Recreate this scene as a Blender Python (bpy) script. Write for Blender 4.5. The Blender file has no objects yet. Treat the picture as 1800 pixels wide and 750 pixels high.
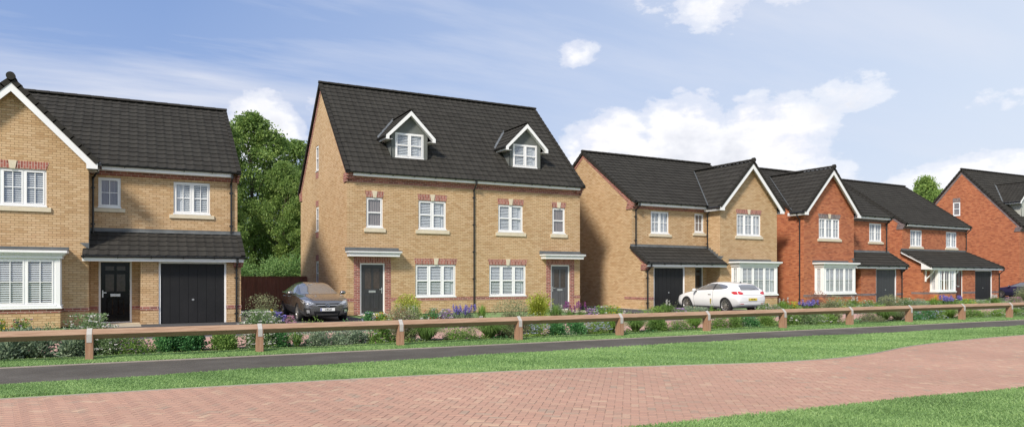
import bpy, bmesh, math, random
import numpy as np
from mathutils import Vector, Matrix
from mathutils.geometry import tessellate_polygon
from mathutils.bvhtree import BVHTree
R = math.radians
random.seed(7)
S = bpy.context.scene
COL = S.collection

# ------------------------------------------------------------ camera
cam = bpy.data.cameras.new('camera'); co = bpy.data.objects.new('camera', cam); COL.objects.link(co)
cam.sensor_width = 36.0; cam.lens = 25.52; cam.shift_y = 0.0622
cam.clip_start = 0.1; cam.clip_end = 3000
co.location = (0, 0, 1.6); co.rotation_euler = (R(90), 0, R(-27.7))
S.camera = co

# ------------------------------------------------------------ light and sky
SUN_AZ, SUN_EL = 36.0, 39.0          # the sun stands to the left of and behind the camera
sx, sy = -math.cos(R(SUN_AZ)), -math.sin(R(SUN_AZ))
sun = bpy.data.lights.new('sun', 'SUN'); so = bpy.data.objects.new('sun', sun); COL.objects.link(so)
sun.energy = 3.45; sun.angle = R(9.0); sun.color = (1.0, 0.92, 0.80)
dirv = Vector((sx * math.cos(R(SUN_EL)), sy * math.cos(R(SUN_EL)), math.sin(R(SUN_EL))))
so.rotation_euler = dirv.to_track_quat('Z', 'Y').to_euler()

W = bpy.data.worlds.new('World'); S.world = W; W.use_nodes = True
S.view_settings.view_transform = 'Standard'; S.view_settings.look = 'None'
S.view_settings.exposure = 0.50; S.view_settings.gamma = 1.0; S.view_settings.use_curve_mapping = False
S.render.resolution_x = 1024; S.render.resolution_y = 426

class NT:
    """small helper for node trees"""
    def __init__(s, tree): s.t = tree; s.n = tree.nodes; s.l = tree.links
    def add(s, typ, **kw):
        n = s.n.new(typ)
        for k, v in kw.items():
            if k.startswith('_'): setattr(n, k[1:], v)
        for k, v in kw.items():
            if not k.startswith('_'):
                n.inputs[k.replace('__', ' ')].default_value = v
        return n
    def link(s, a, b): s.l.new(a, b)
    def math(s, op, a, b=None, c=None, clamp=False):
        n = s.n.new('ShaderNodeMath'); n.operation = op; n.use_clamp = clamp
        for i, v in enumerate((a, b, c)):
            if v is None: continue
            if isinstance(v, (int, float)): n.inputs[i].default_value = v
            else: s.l.new(v, n.inputs[i])
        return n.outputs[0]
    def mix(s, f, a, b, blend='MIX'):
        n = s.n.new('ShaderNodeMix'); n.data_type = 'RGBA'; n.blend_type = blend
        for i, v in ((0, f), (6, a), (7, b)):
            if isinstance(v, (int, float)): n.inputs[i].default_value = v
            elif isinstance(v, tuple): n.inputs[i].default_value = (*v, 1)
            else: s.l.new(v, n.inputs[i])
        return n.outputs[2]
    def ramp(s, f, stops, interp='LINEAR'):
        n = s.n.new('ShaderNodeValToRGB'); n.color_ramp.interpolation = interp
        e = n.color_ramp.elements
        while len(e) < len(stops): e.new(0.5)
        for i, (p, c) in enumerate(stops):
            e[i].position = p; e[i].color = (*c, 1)
        s.l.new(f, n.inputs[0]); return n.outputs[0]
    def noise(s, vec, scale, detail=3, rough=0.55):
        n = s.n.new('ShaderNodeTexNoise'); n.inputs['Scale'].default_value = scale
        n.inputs['Detail'].default_value = detail; n.inputs['Roughness'].default_value = rough
        if vec is not None: s.l.new(vec, n.inputs['Vector'])
        return n.outputs['Fac']

def build_sky():
    t = NT(W.node_tree); t.n.clear()
    out = t.n.new('ShaderNodeOutputWorld')
    sky = t.n.new('ShaderNodeTexSky'); sky.sky_type = 'NISHITA'; sky.sun_disc = False
    sky.sun_elevation = R(SUN_EL); sky.sun_rotation = math.atan2(sx, sy) % (2 * math.pi)
    sky.air_density = 1.15; sky.dust_density = 1.6; sky.ozone_density = 2.2; sky.altitude = 0
    tc = t.n.new('ShaderNodeTexCoord'); d = tc.outputs['Generated']
    sp = t.n.new('ShaderNodeSeparateXYZ'); t.link(d, sp.inputs[0])
    X, Y, Z = sp.outputs
    az = t.math('MULTIPLY', t.math('ARCTAN2', X, Y), 57.2958)
    el = t.math('MULTIPLY', t.math('ARCSINE', Z), 57.2958)
    # wind-drawn cirrus on a plane high above
    zz = t.math('ADD', t.math('MAXIMUM', Z, 0.0), 0.12)
    pv = t.n.new('ShaderNodeCombineXYZ')
    t.link(t.math('DIVIDE', X, zz), pv.inputs[0]); t.link(t.math('DIVIDE', Y, zz), pv.inputs[1])
    mp = t.n.new('ShaderNodeMapping'); mp.inputs['Rotation'].default_value = (0, 0, R(-35)); mp.inputs['Scale'].default_value = (0.42, 1.5, 1)
    t.link(pv.outputs[0], mp.inputs[0])
    ci = t.noise(mp.outputs[0], 1.3, 6, 0.6)
    ci2 = t.noise(pv.outputs[0], 0.55, 3, 0.5)
    cirrus = t.math('MULTIPLY', t.ramp(ci, [(0.40, (0, 0, 0)), (0.66, (1, 1, 1))]), t.ramp(ci2, [(0.35, (0.25,)*3), (0.60, (1, 1, 1))]))
    # pale veil growing towards the right of the street and towards the horizon
    veil_az = t.math('MULTIPLY', t.math('SUBTRACT', az, 2), 1/62.0, clamp=True)
    veil_el = t.math('SUBTRACT', 1.0, t.math('MULTIPLY', el, 1/24.0), clamp=True)
    veil = t.math('ADD', t.math('MULTIPLY', veil_az, 0.72), t.math('MULTIPLY', veil_el, 0.30), clamp=True)
    base = t.mix(1.0, sky.outputs[0], (1.0, 1.0, 1.22), 'MULTIPLY')
    bl = t.mix(0.70, base, (1.72, 2.80, 5.35))
    c1 = t.mix(veil, bl, (5.75, 6.40, 7.35))
    c2 = t.mix(t.math('MULTIPLY', t.math('MULTIPLY', cirrus, 0.80), t.math('SUBTRACT', 1.0, t.math('MULTIPLY', veil_az, 0.6))), c1, (6.2, 6.4, 7.1))
    # cumulus banks: lumpy ellipses in azimuth and elevation
    cv = t.n.new('ShaderNodeCombineXYZ'); t.link(t.math('MULTIPLY', az, 0.6), cv.inputs[0]); t.link(el, cv.inputs[1])
    n1 = t.noise(cv.outputs[0], 0.27, 7, 0.58)
    n2 = t.noise(cv.outputs[0], 0.13, 3, 0.5); n4 = t.noise(cv.outputs[0], 1.15, 5, 0.6)
    banks = [(35.6, 9.6, 4.6, 4.0, 1.15), (41.0, 10.2, 4.6, 4.4, 1.1), (46.8, 9.8, 5.4, 4.1, 1.15), (43, 5.5, 12.0, 5.0, 1.0), (32.6, 16.9, 2.0, 1.2, .55), (43.4, 20.6, 4.2, 3.0, .62),
             (38.6, 21.2, 2.6, 1.8, .5), (48.2, 21.0, 3.2, 1.9, .55), (8.9, 10.6, 3.2, 3.2, .85), (13.0, 12.6, 1.3, 1.5, .42), (61.5, 6.0, 7.5, 2.6, .8), (53.0, 13.0, 2.6, 1.1, .30), (61.0, 11.3, 2.2, .7, .15), (-20, 14, 8, 4, .8), (90, 12, 14, 6, .8), (150, 16, 25, 7, .8), (-110, 12, 22, 6, .8)]
    m = None
    for a, e, ra, re, wt in banks:
        q = t.math('ADD', t.math('POWER', t.math('ABSOLUTE', t.math('MULTIPLY', t.math('SUBTRACT', az, a), 1/ra)), 2.0),
                   t.math('POWER', t.math('ABSOLUTE', t.math('MULTIPLY', t.math('SUBTRACT', el, e), 1/re)), 2.0))
        v = t.math('MULTIPLY', t.math('SUBTRACT', 1.0, q), wt)
        m = v if m is None else t.math('MAXIMUM', m, v)
    m = t.math('MAXIMUM', m, -1.0)
    dens = t.math('ADD', t.math('MULTIPLY', m, 0.75), t.math('ADD', t.math('MULTIPLY', t.math('SUBTRACT', n1, 0.5), 1.55), t.math('MULTIPLY', t.math('SUBTRACT', n4, 0.5), 0.8)))
    cov = t.ramp(dens, [(0.02, (0, 0, 0)), (0.22, (.42,)*3), (0.62, (0.95,)*3)], 'EASE')
    shade = t.math('ADD', t.math('MULTIPLY', dens, 0.42), t.math('ADD', t.math('MULTIPLY', t.math('SUBTRACT', n1, 0.5), 1.2), t.math('MULTIPLY', n2, 0.40)), clamp=True)
    ccol = t.ramp(shade, [(0.22, (0.90, 0.895, 0.94)), (0.42, (0.98, 0.975, 0.98)), (0.62, (0.86, 0.87, 0.91)), (0.85, (0.72, 0.74, 0.80))])
    ccol = t.mix(1.0, ccol, (8.55, 8.5, 8.5), 'MULTIPLY')
    c3 = t.mix(cov, c2, ccol)
    bg = t.n.new('ShaderNodeBackground'); bg.inputs['Strength'].default_value = 0.092
    t.link(c3, bg.inputs[0]); t.link(bg.outputs[0], out.inputs[0])
build_sky()

# ------------------------------------------------------------ materials
def mat(name, col=(0.5,)*3, rough=0.6, metal=0.0, spec=0.5, coat=0.0):
    m = bpy.data.materials.new(name); m.use_nodes = True
    b = m.node_tree.nodes['Principled BSDF']
    b.inputs['Base Color'].default_value = (*col, 1); b.inputs['Roughness'].default_value = rough
    b.inputs['Metallic'].default_value = metal; b.inputs['Specular IOR Level'].default_value = spec
    b.inputs['Coat Weight'].default_value = coat; b.inputs['Coat Roughness'].default_value = 0.04
    return m, NT(m.node_tree), b

def bumpit(t, b, h, strength=0.3, dist=0.01):
    n = t.n.new('ShaderNodeBump'); n.inputs['Strength'].default_value = strength; n.inputs['Distance'].default_value = dist
    t.link(h, n.inputs['Height']); t.link(n.outputs[0], b.inputs['Normal'])

def wall_uv(t, swap=False):
    """brick coordinates in metres: along the wall and up it, whichever way the face looks"""
    tc = t.n.new('ShaderNodeTexCoord')
    s1 = t.n.new('ShaderNodeSeparateXYZ'); t.link(tc.outputs['Object'], s1.inputs[0])
    s2 = t.n.new('ShaderNodeSeparateXYZ'); t.link(tc.outputs['Normal'], s2.inputs[0])
    f = t.math('GREATER_THAN', t.math('ABSOLUTE', s2.outputs[0]), 0.6)
    u = t.math('ADD', t.math('MULTIPLY', s1.outputs[0], t.math('SUBTRACT', 1.0, f)), t.math('MULTIPLY', t.math('ADD', s1.outputs[1], 0.11), f))
    c = t.n.new('ShaderNodeCombineXYZ')
    if swap: t.link(s1.outputs[2], c.inputs[0]); t.link(u, c.inputs[1])
    else: t.link(u, c.inputs[0]); t.link(s1.outputs[2], c.inputs[1])
    return c.outputs[0], tc.outputs['Object']

def brick_mat(name, cols, mortar, swap=False, bw=0.225, bh=0.075, streak=0.35, offset=0.5, stain=0.12):
    m, t, b = mat(name, rough=0.85, spec=0.25)
    uv, ob = wall_uv(t, swap)
    bt = t.n.new('ShaderNodeTexBrick'); bt.offset = offset; bt.squash = 1.0
    t.link(uv, bt.inputs['Vector'])
    for k, v in (('Scale', 1.0), ('Mortar Size', 0.0075), ('Mortar Smooth', 0.15), ('Bias', 0.0), ('Brick Width', bw), ('Row Height', bh)): bt.inputs[k].default_value = v
    bt.inputs['Color1'].default_value = (0, 0, 0, 1); bt.inputs['Color2'].default_value = (1, 1, 1, 1); bt.inputs['Mortar'].default_value = (0.5,)*3 + (1,)
    # mottled face of each brick: stretched noise along the courses
    mp = t.n.new('ShaderNodeMapping'); mp.inputs['Scale'].default_value = (14, 30, 1); t.link(uv, mp.inputs[0])
    n1 = t.noise(mp.outputs[0], 1.0, 4, 0.65)
    n2 = t.noise(ob, 1.1, 3, 0.6)
    g = t.math('ADD', bt.outputs['Color'], t.math('MULTIPLY', t.math('SUBTRACT', n1, 0.5), streak * 2))
    g = t.math('ADD', g, t.math('MULTIPLY', t.math('SUBTRACT', n2, 0.5), 0.3), clamp=True)
    k = len(cols) - 1
    c = t.ramp(g, [(i / k, cc) for i, cc in enumerate(cols)])
    n3 = t.noise(ob, 0.45, 4, 0.6)
    c = t.mix(1.0, c, t.ramp(n3, [(0.3, (1 - stain,)*3), (0.7, (1 + stain * 0.3,)*3)]), 'MULTIPLY')
    c = t.mix(bt.outputs['Fac'], c, mortar)
    t.link(c, b.inputs['Base Color'])
    h = t.math('ADD', t.math('SUBTRACT', 1.0, bt.outputs['Fac']), t.math('MULTIPLY', n1, 0.35))
    bumpit(t, b, h, 0.55, 0.006)
    return m

M = {}
M['buff'] = brick_mat('buff_brick', [(.460, .295, .155), (.520, .350, .192), (.560, .390, .224), (.605, .435, .262), (.545, .365, .208)], (.27, .175, .095), streak=.15)
M['red'] = brick_mat('red_brick', [(.29, .082, .040), (.40, .122, .055), (.475, .158, .070), (.52, .19, .088), (.39, .115, .054)], (.30, .155, .10), streak=0.16)
M['plum'] = brick_mat('plum_brick', [(.17, .060, .050), (.25, .082, .066), (.30, .10, .078), (.36, .14, .11)], (.50, .38, .32), streak=0.2)
M['plum_soldier'] = brick_mat('plum_soldier_brick', [(.20, .068, .055), (.27, .088, .070), (.33, .11, .085), (.38, .15, .12)], (.52, .40, .34), swap=True, streak=0.2)
M['slate'] = brick_mat('blue_grey_brick', [(.085, .065, .068), (.13, .10, .105), (.17, .125, .13), (.22, .16, .155)], (.30, .26, .25), streak=0.2)
M['slate_soldier'] = brick_mat('blue_grey_soldier_brick', [(.10, .08, .08), (.15, .115, .12), (.20, .15, .15), (.26, .20, .19)], (.34, .30, .28), swap=True, streak=0.2)

def simple(name, col, rough=0.6, metal=0.0, spec=0.5, nscale=6.0, var=0.12, bump=0.0, coat=0.0, bscale=None, sc=None):
    m, t, b = mat(name, col, rough, metal, spec, coat)
    tc = t.n.new('ShaderNodeTexCoord'); v = tc.outputs['Object']
    if sc:
        mp = t.n.new('ShaderNodeMapping'); mp.inputs['Scale'].default_value = sc; t.link(v, mp.inputs[0]); v = mp.outputs[0]
    n = t.noise(v, nscale, 5, 0.6)
    lo = tuple(c * (1 - var) for c in col); hi = tuple(min(1, c * (1 + var)) for c in col)
    t.link(t.ramp(n, [(0.3, lo), (0.7, hi)]), b.inputs['Base Color'])
    t.link(t.ramp(n, [(0.3, (max(0, rough - 0.06),)*3), (0.7, (min(1, rough + 0.08),)*3)]), b.inputs['Roughness'])
    if bump: bumpit(t, b, t.noise(v, bscale or nscale * 6, 4, 0.6), bump, 0.01)
    return m

M['white'] = simple('white_upvc', (.80, .80, .80), 0.32, var=0.03, nscale=2)
M['stone'] = simple('cast_stone', (.60, .53, .40), 0.85, var=0.08, bump=0.15, nscale=5)
M['lead'] = simple('lead_flashing', (.125, .135, .14), 0.55, metal=0.2, var=0.22, nscale=3, bump=0.2)
M['pipe'] = simple('black_plastic', (.014, .014, .015), 0.32, var=0.1)
M['render'] = simple('grey_render', (.13, .14, .132), 0.8, var=0.10, nscale=2.5, bump=0.2, bscale=60)
M['render_pale'] = simple('pale_render', (.42, .43, .39), 0.8, var=0.06, nscale=2.5, bump=0.2, bscale=60)
M['door_black'] = simple('gloss_black_door', (.004, .004, .0045), 0.14, var=0.1, spec=.25)
M['door_grey'] = simple('charcoal_door', (.030, .031, .033), 0.35, var=0.08)
M['door_slate'] = simple('slate_grey_door', (.075, .077, .083), 0.38, var=0.06)
M['door_brown'] = simple('brown_door', (.075, .022, .014), 0.35, var=0.2)
M['garage'] = simple('garage_black', (.016, .016, .017), 0.5, spec=.25, var=0.12, nscale=1.5)
M['garage_grey'] = simple('garage_charcoal', (.036, .037, .040), 0.42, var=0.10, nscale=1.5)
M['steel'] = simple('brushed_steel', (.62, .62, .60), 0.3, metal=0.9, var=0.08)
M['galv'] = simple('galvanised_strap', (.44, .42, .39), 0.65, metal=0.1, var=0.10, nscale=14)
M['blind'] = simple('white_blind', (.64, .65, .66), 0.6, var=0.03)
M['sheer'] = simple('sheer_curtain', (.62, .62, .64), 0.8, var=0.05)
M['drape'] = simple('taupe_blind', (.24, .20, .19), 0.9, var=0.12, nscale=20, sc=(1, 1, .2))
M['floor'] = simple('dark_room', (.05, .05, .05), 0.9)
M['timber'] = None

def wood(name, a, b2, c2, grain=(1, 1, 1), ns=6):
    m, t, b = mat(name, a, 0.78, spec=0.25)
    tc = t.n.new('ShaderNodeTexCoord')
    mp = t.n.new('ShaderNodeMapping'); mp.inputs['Scale'].default_value = grain; t.link(tc.outputs['Object'], mp.inputs[0])
    n = t.noise(mp.outputs[0], ns, 6, 0.65)
    n2 = t.noise(tc.outputs['Object'], 1.2, 3, 0.5)
    f = t.math('ADD', t.math('MULTIPLY', n, 0.7), t.math('MULTIPLY', n2, 0.3))
    t.link(t.ramp(f, [(0.32, c2), (0.48, a), (0.66, b2)]), b.inputs['Base Color'])
    bumpit(t, b, n, 0.35, 0.006)
    return m
M['timber'] = wood('rail_timber', (.315, .20, .130), (.40, .275, .19), (.21, .12, .075), (1.2, 14, 14), 2.2)
M['timber_post'] = wood('post_timber', (.335, .19, .12), (.41, .25, .165), (.22, .11, .065), (14, 14, 1.2), 2.2)
M['fence'] = wood('fence_boards', (.19, .085, .060), (.24, .12, .085), (.125, .055, .038), (10, 10, 0.8), 1.4)

def tile_mat(name='roof_tile'):
    m, t, b = mat(name, (.05,)*3, 0.95, spec=0.05)
    tc = t.n.new('ShaderNodeTexCoord')
    n = t.noise(tc.outputs['Object'], 1.4, 6, 0.65); n2 = t.noise(tc.outputs['Object'], 22, 3, 0.6)
    at = t.n.new('ShaderNodeAttribute'); at.attribute_name = 'rnd'
    f = t.math('ADD', t.math('ADD', t.math('MULTIPLY', n, 0.45), t.math('MULTIPLY', n2, 0.2)), t.math('MULTIPLY', at.outputs['Fac'], 0.30))
    t.link(t.ramp(f, [(0.25, (.035, .033, .030)), (0.5, (.043, .041, .037)), (0.78, (.052, .049, .044))]), b.inputs['Base Color'])
    bumpit(t, b, n2, 0.3, 0.004)
    return m
M['tile'] = tile_mat()

def glass_mat(name, tint, extra):
    m = bpy.data.materials.new(name); m.use_nodes = True; t = NT(m.node_tree); t.n.clear()
    o = t.n.new('ShaderNodeOutputMaterial'); mx = t.n.new('ShaderNodeMixShader')
    tr = t.n.new('ShaderNodeBsdfTransparent'); tr.inputs[0].default_value = (*tint, 1)
    gl = t.n.new('ShaderNodeBsdfGlossy'); gl.inputs['Roughness'].default_value = 0.015; gl.inputs[0].default_value = (.95, .97, 1, 1)
    ge = t.n.new('ShaderNodeNewGeometry'); dp = t.n.new('ShaderNodeVectorMath'); dp.operation = 'DOT_PRODUCT'
    t.link(ge.outputs['True Normal'], dp.inputs[0]); t.link(ge.outputs['Incoming'], dp.inputs[1])
    gz = t.math('SUBTRACT', 1.0, t.math('ABSOLUTE', dp.outputs['Value']), clamp=True)
    f = t.math('ADD', t.math('MULTIPLY', t.math('POWER', gz, 5.0), 0.9), extra, clamp=True)
    t.link(f, mx.inputs[0]); t.link(tr.outputs[0], mx.inputs[1]); t.link(gl.outputs[0], mx.inputs[2]); t.link(mx.outputs[0], o.inputs[0])
    return m
M['glass'] = glass_mat('window_glass', (.88, .91, .93), 0.10)
M['door_glass'] = simple('obscured_glass', (.055, .042, .036), 0.15, var=0.35, nscale=12)
M['car_glass'] = glass_mat('car_glass', (.42, .40, .38), 0.16)

def leaf_mat(name, stops, trans=0.35, rough=0.5):
    m, t, b = mat(name, stops[0][1], rough, spec=0.3)
    at = t.n.new('ShaderNodeAttribute'); at.attribute_name = 'rnd'
    c = t.ramp(at.outputs['Fac'], stops)
    t.link(c, b.inputs['Base Color'])
    tl = t.n.new('ShaderNodeBsdfTranslucent'); t.link(c, tl.inputs[0])
    mx = t.n.new('ShaderNodeMixShader'); mx.inputs[0].default_value = trans
    out = [n for n in t.n if n.type == 'OUTPUT_MATERIAL'][0]
    t.link(b.outputs[0], mx.inputs[1]); t.link(tl.outputs[0], mx.inputs[2]); t.link(mx.outputs[0], out.inputs[0])
    return m
def tri(a, k=0.45, h=1.5):
    return [(0.0, tuple(c * k for c in a)), (0.5, a), (1.0, tuple(min(1, c * h) for c in a))]
L = {}
L['oak'] = leaf_mat('tree_leaf', [(0, (0.086, 0.153, 0.044)), (.5, (0.185, 0.292, 0.072)), (1, (0.371, 0.474, 0.132))])
L['oak2'] = leaf_mat('pale_tree_leaf', [(0, (0.099, 0.176, 0.040)), (.5, (0.217, 0.333, 0.082)), (1, (0.396, 0.507, 0.147))])
L['hedge'] = leaf_mat('hedge_leaf', [(0, (0.083, 0.171, 0.051)), (.5, (0.182, 0.327, 0.104)), (1, (0.329, 0.482, 0.177))])
L['dark'] = leaf_mat('dark_leaf', [(0, (0.037, 0.117, 0.047)), (.5, (0.090, 0.255, 0.088)), (1, (0.231, 0.462, 0.164))])
L['mid'] = leaf_mat('mid_leaf', [(0, (0.071, 0.142, 0.037)), (.5, (0.162, 0.283, 0.066)), (1, (0.343, 0.482, 0.132))])
L['bright'] = leaf_mat('bright_leaf', [(0, (0.095, 0.185, 0.026)), (.5, (0.201, 0.347, 0.065)), (1, (0.349, 0.508, 0.117))])
L['grey'] = leaf_mat('grey_green_leaf', [(0, (0.098, 0.141, 0.095)), (.5, (0.230, 0.308, 0.198)), (1, (0.478, 0.567, 0.380))])
L['olive'] = leaf_mat('olive_leaf', [(0, (0.084, 0.099, 0.054)), (.5, (0.210, 0.238, 0.118)), (1, (0.421, 0.437, 0.234))])
L['wine'] = leaf_mat('wine_leaf', [(0, (0.099, 0.078, 0.045)), (.5, (0.280, 0.132, 0.096)), (1, (0.445, 0.279, 0.192))])
L['gold'] = leaf_mat('golden_leaf', [(0, (0.163, 0.203, 0.022)), (.5, (0.366, 0.407, 0.054)), (1, (0.577, 0.600, 0.130))])
L['variegated'] = leaf_mat('variegated_leaf', [(0, (.075, .14, .045)), (.5, (.17, .27, .10)), (1, (.42, .50, .32))])
L['blade'] = leaf_mat('grass_blade', [(0, (0.163, 0.270, 0.091)), (.5, (0.265, 0.416, 0.149)), (1, (0.413, 0.561, 0.226))], 0.4)
def petal(name, a, b2, trans=0.3): return leaf_mat(name, [(0, tuple(c * .75 for c in a)), (.5, a), (1, b2)], trans, 0.6)
P = {'white': petal('white_petal', (.72, .70, .66), (.85, .84, .80)), 'mauve': petal('mauve_petal', (.42, .27, .50), (.66, .52, .70)),
     'blue': petal('blue_petal', (.26, .22, .58), (.46, .42, .78)), 'pink': petal('pink_petal', (.50, .24, .36), (.72, .48, .55)),
     'magenta': petal('magenta_petal', (.36, .09, .33), (.55, .20, .48)), 'yellow': petal('yellow_petal', (.68, .52, .03), (.80, .70, .12)),
     'red': petal('red_petal', (.45, .05, .04), (.62, .14, .08)), 'rust': petal('dusty_pink_petal', (.32, .22, .24), (.46, .36, .36)),
     'sky': petal('pale_blue_petal', (.38, .42, .58), (.62, .64, .76)), 'orange': petal('orange_petal', (.70, .30, .05), (.80, .50, .15)), 'violet': petal('violet_petal', (.14, .06, .22), (.3, .16, .4))}

# ------------------------------------------------------------ object helpers
def tag(o, label=None, cat=None, group=None, kind=None):
    if label: o['label'] = label
    if cat: o['category'] = cat
    if group: o['group'] = group
    if kind: o['kind'] = kind
    return o
def empty(name, loc=(0, 0, 0), rz=0.0):
    o = bpy.data.objects.new(name, None); COL.objects.link(o); o.location = loc; o.rotation_euler = (0, 0, rz)
    o.empty_display_size = 0.3; return o
def link_mesh(name, me, parent=None):
    o = bpy.data.objects.new(name, me); COL.objects.link(o)
    if parent is not None: o.parent = parent
    return o
def copy_tree(o, parent=None):
    c = o.copy(); COL.objects.link(c); c.parent = parent
    for ch in [x for x in bpy.data.objects if x.parent == o and x is not c]: copy_tree(ch, c)
    return c

IDT = lambda u, d, z: (u, d, z)
SPLIT = {'brick_bands', 'bay_posts', 'brick_surround', 'dormer_gutters', 'wing_gutter', 'wing_fascia', 'valley_flashing', 'verge_brick_course', 'lead_flashing', 'door_handles', 'curtain', 'brick_lintel', 'dormer_bargeboards', 'rails', 'seats', 'brick_arch'}
class MB:
    """collects shapes given as (along the wall, depth into it, height)"""
    def __init__(s, T=IDT): s.bm = bmesh.new(); s.T = T
    def v(s, p): return s.bm.verts.new(s.T(*p))
    def pieces(s, tol=.012):
        """one MB for each set of shapes that touch"""
        bm = s.bm; bm.verts.index_update(); isl = []; seen = set()
        for v0 in bm.verts:
            if v0.index in seen: continue
            st = [v0]; seen.add(v0.index); g = []
            while st:
                v = st.pop(); g.append(v)
                for e in v.link_edges:
                    w = e.other_vert(v)
                    if w.index not in seen: seen.add(w.index); st.append(w)
            lo = [min(v.co[i] for v in g) - tol for i in range(3)]; hi = [max(v.co[i] for v in g) + tol for i in range(3)]
            isl.append([g, lo, hi])
        cl = []
        for it in isl:
            hit = [c for c in cl if any(all(it[1][i] <= o[2][i] and it[2][i] >= o[1][i] for i in range(3)) for o in c)]
            new = [it]
            for c in hit: new += c; cl.remove(c)
            cl.append(new)
        out = []
        for c in cl:
            q = MB(); mp = {}
            for it in c:
                for v in it[0]: mp[v] = q.bm.verts.new(v.co)
            fs = set(f for it in c for v in it[0] for f in v.link_faces)
            for f in fs: q.bm.faces.new([mp[v] for v in f.verts])
            out.append(q)
        return out
    def box(s, u0, u1, d0, d1, z0, z1):
        if u0 > u1: u0, u1 = u1, u0
        vs = [s.v(p) for p in [(u0, d0, z0), (u1, d0, z0), (u1, d1, z0), (u0, d1, z0), (u0, d0, z1), (u1, d0, z1), (u1, d1, z1), (u0, d1, z1)]]
        for f in [(0, 1, 2, 3), (4, 5, 6, 7), (0, 1, 5, 4), (1, 2, 6, 5), (2, 3, 7, 6), (3, 0, 4, 7)]: s.bm.faces.new([vs[i] for i in f])
        return s
    def hexa(s, pts):
        vs = [s.v(p) for p in pts]
        for f in [(0, 1, 2, 3), (4, 5, 6, 7), (0, 1, 5, 4), (1, 2, 6, 5), (2, 3, 7, 6), (3, 0, 4, 7)]: s.bm.faces.new([vs[i] for i in f])
        return s
    def prism(s, poly, d0, d1):
        """(u, z) outline pushed from depth d0 to d1"""
        a = [s.v((u, d0, z)) for u, z in poly]; b = [s.v((u, d1, z)) for u, z in poly]; n = len(poly)
        for tri_ in tessellate_polygon([[Vector((u, z, 0)) for u, z in poly]]):
            s.bm.faces.new([a[i] for i in tri_]); s.bm.faces.new([b[i] for i in tri_])
        for i in range(n): s.bm.faces.new([a[i], a[(i + 1) % n], b[(i + 1) % n], b[i]])
        return s
    def prism_u(s, poly, u0, u1):
        """(d, z) outline pushed along the wall"""
        a = [s.v((u0, d, z)) for d, z in poly]; b = [s.v((u1, d, z)) for d, z in poly]; n = len(poly)
        for tri_ in tessellate_polygon([[Vector((u, z, 0)) for u, z in poly]]):
            s.bm.faces.new([a[i] for i in tri_]); s.bm.faces.new([b[i] for i in tri_])
        for i in range(n): s.bm.faces.new([a[i], a[(i + 1) % n], b[(i + 1) % n], b[i]])
        return s
    def poly(s, pts): s.bm.faces.new([s.v(p) for p in pts]); return s
    def sheet(s, outer, holes, d, reveal=0.11):
        """wall sheet in the plane depth=d with openings and their reveals"""
        loops = [outer] + holes
        flat = [p for lp in loops for p in lp]
        vs = [s.v((u, d, z)) for u, z in flat]
        for tr in tessellate_polygon([[Vector((u, z, 0)) for u, z in lp] for lp in loops]):
            try: s.bm.faces.new([vs[i] for i in tr])
            except ValueError: pass
        for h in holes:
            n = len(h)
            for i in range(n):
                (u0, z0), (u1, z1) = h[i], h[(i + 1) % n]
                s.poly([(u0, d, z0), (u1, d, z1), (u1, d + reveal, z1), (u0, d + reveal, z0)])
        return s
    def tube(s, p0, p1, r, n=8, r1=None):
        p0 = Vector(s.T(*p0)); p1 = Vector(s.T(*p1)); ax = (p1 - p0).normalized(); r1 = r if r1 is None else r1
        q = ax.orthogonal().normalized(); w = ax.cross(q)
        A = []; B = []
        for i in range(n):
            a = 2 * math.pi * i / n; o = q * math.cos(a) + w * math.sin(a)
            A.append(s.bm.verts.new(p0 + o * r)); B.append(s.bm.verts.new(p1 + o * r1))
        for i in range(n): s.bm.faces.new([A[i], A[(i + 1) % n], B[(i + 1) % n], B[i]])
        s.bm.faces.new(A); s.bm.faces.new(B[::-1]); return s
    def path(s, pts, r, n=8):
        for a, b in zip(pts[:-1], pts[1:]): s.tube(a, b, r, n)
        return s
    def build(s, name, m, parent=None, bevel=0.0, smooth=False, recalc=True):
        if name in SPLIT and parent is not None:
            pcs = s.pieces()
            if len(pcs) > 1:
                out = [p_.build(name + ' ', m, parent, bevel, smooth, recalc) for p_ in pcs]
                for o in out: o.name = name; o.data.name = name
                s.bm.free(); return out[0]
        name = name.strip()
        if recalc: bmesh.ops.recalc_face_normals(s.bm, faces=s.bm.faces)
        me = bpy.data.meshes.new(name); s.bm.to_mesh(me); s.bm.free(); me.materials.append(m)
        if smooth: me.shade_smooth()
        o = link_mesh(name, me, parent)
        if bevel:
            b = o.modifiers.new('bevel', 'BEVEL'); b.width = bevel; b.segments = 2; b.limit_method = 'ANGLE'; b.angle_limit = R(50)
        return o
def rect(u0, u1, z0, z1):
    if u0 > u1: u0, u1 = u1, u0
    return [(u0, z0), (u1, z0), (u1, z1), (u0, z1)]

def np_mesh(name, V, F, rnd, m, parent=None, smooth=False):
    """V (n,3); F (k,4) or (k,3); rnd (k,) per face"""
    V = np.asarray(V, np.float32); F = np.asarray(F, np.int32); k = F.shape[1]
    me = bpy.data.meshes.new(name)
    me.vertices.add(len(V)); me.vertices.foreach_set('co', V.ravel())
    me.loops.add(F.size); me.loops.foreach_set('vertex_index', F.ravel())
    me.polygons.add(len(F)); me.polygons.foreach_set('loop_start', np.arange(0, F.size, k, dtype=np.int32))
    me.polygons.foreach_set('loop_total', np.full(len(F), k, np.int32))
    me.update(calc_edges=True)
    if rnd is not None:
        a = me.attributes.new('rnd', 'FLOAT', 'FACE'); a.data.foreach_set('value', np.asarray(rnd, np.float32))
    me.materials.append(m)
    me.polygons.foreach_set('use_smooth', np.full(len(F), smooth))
    return me
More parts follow.
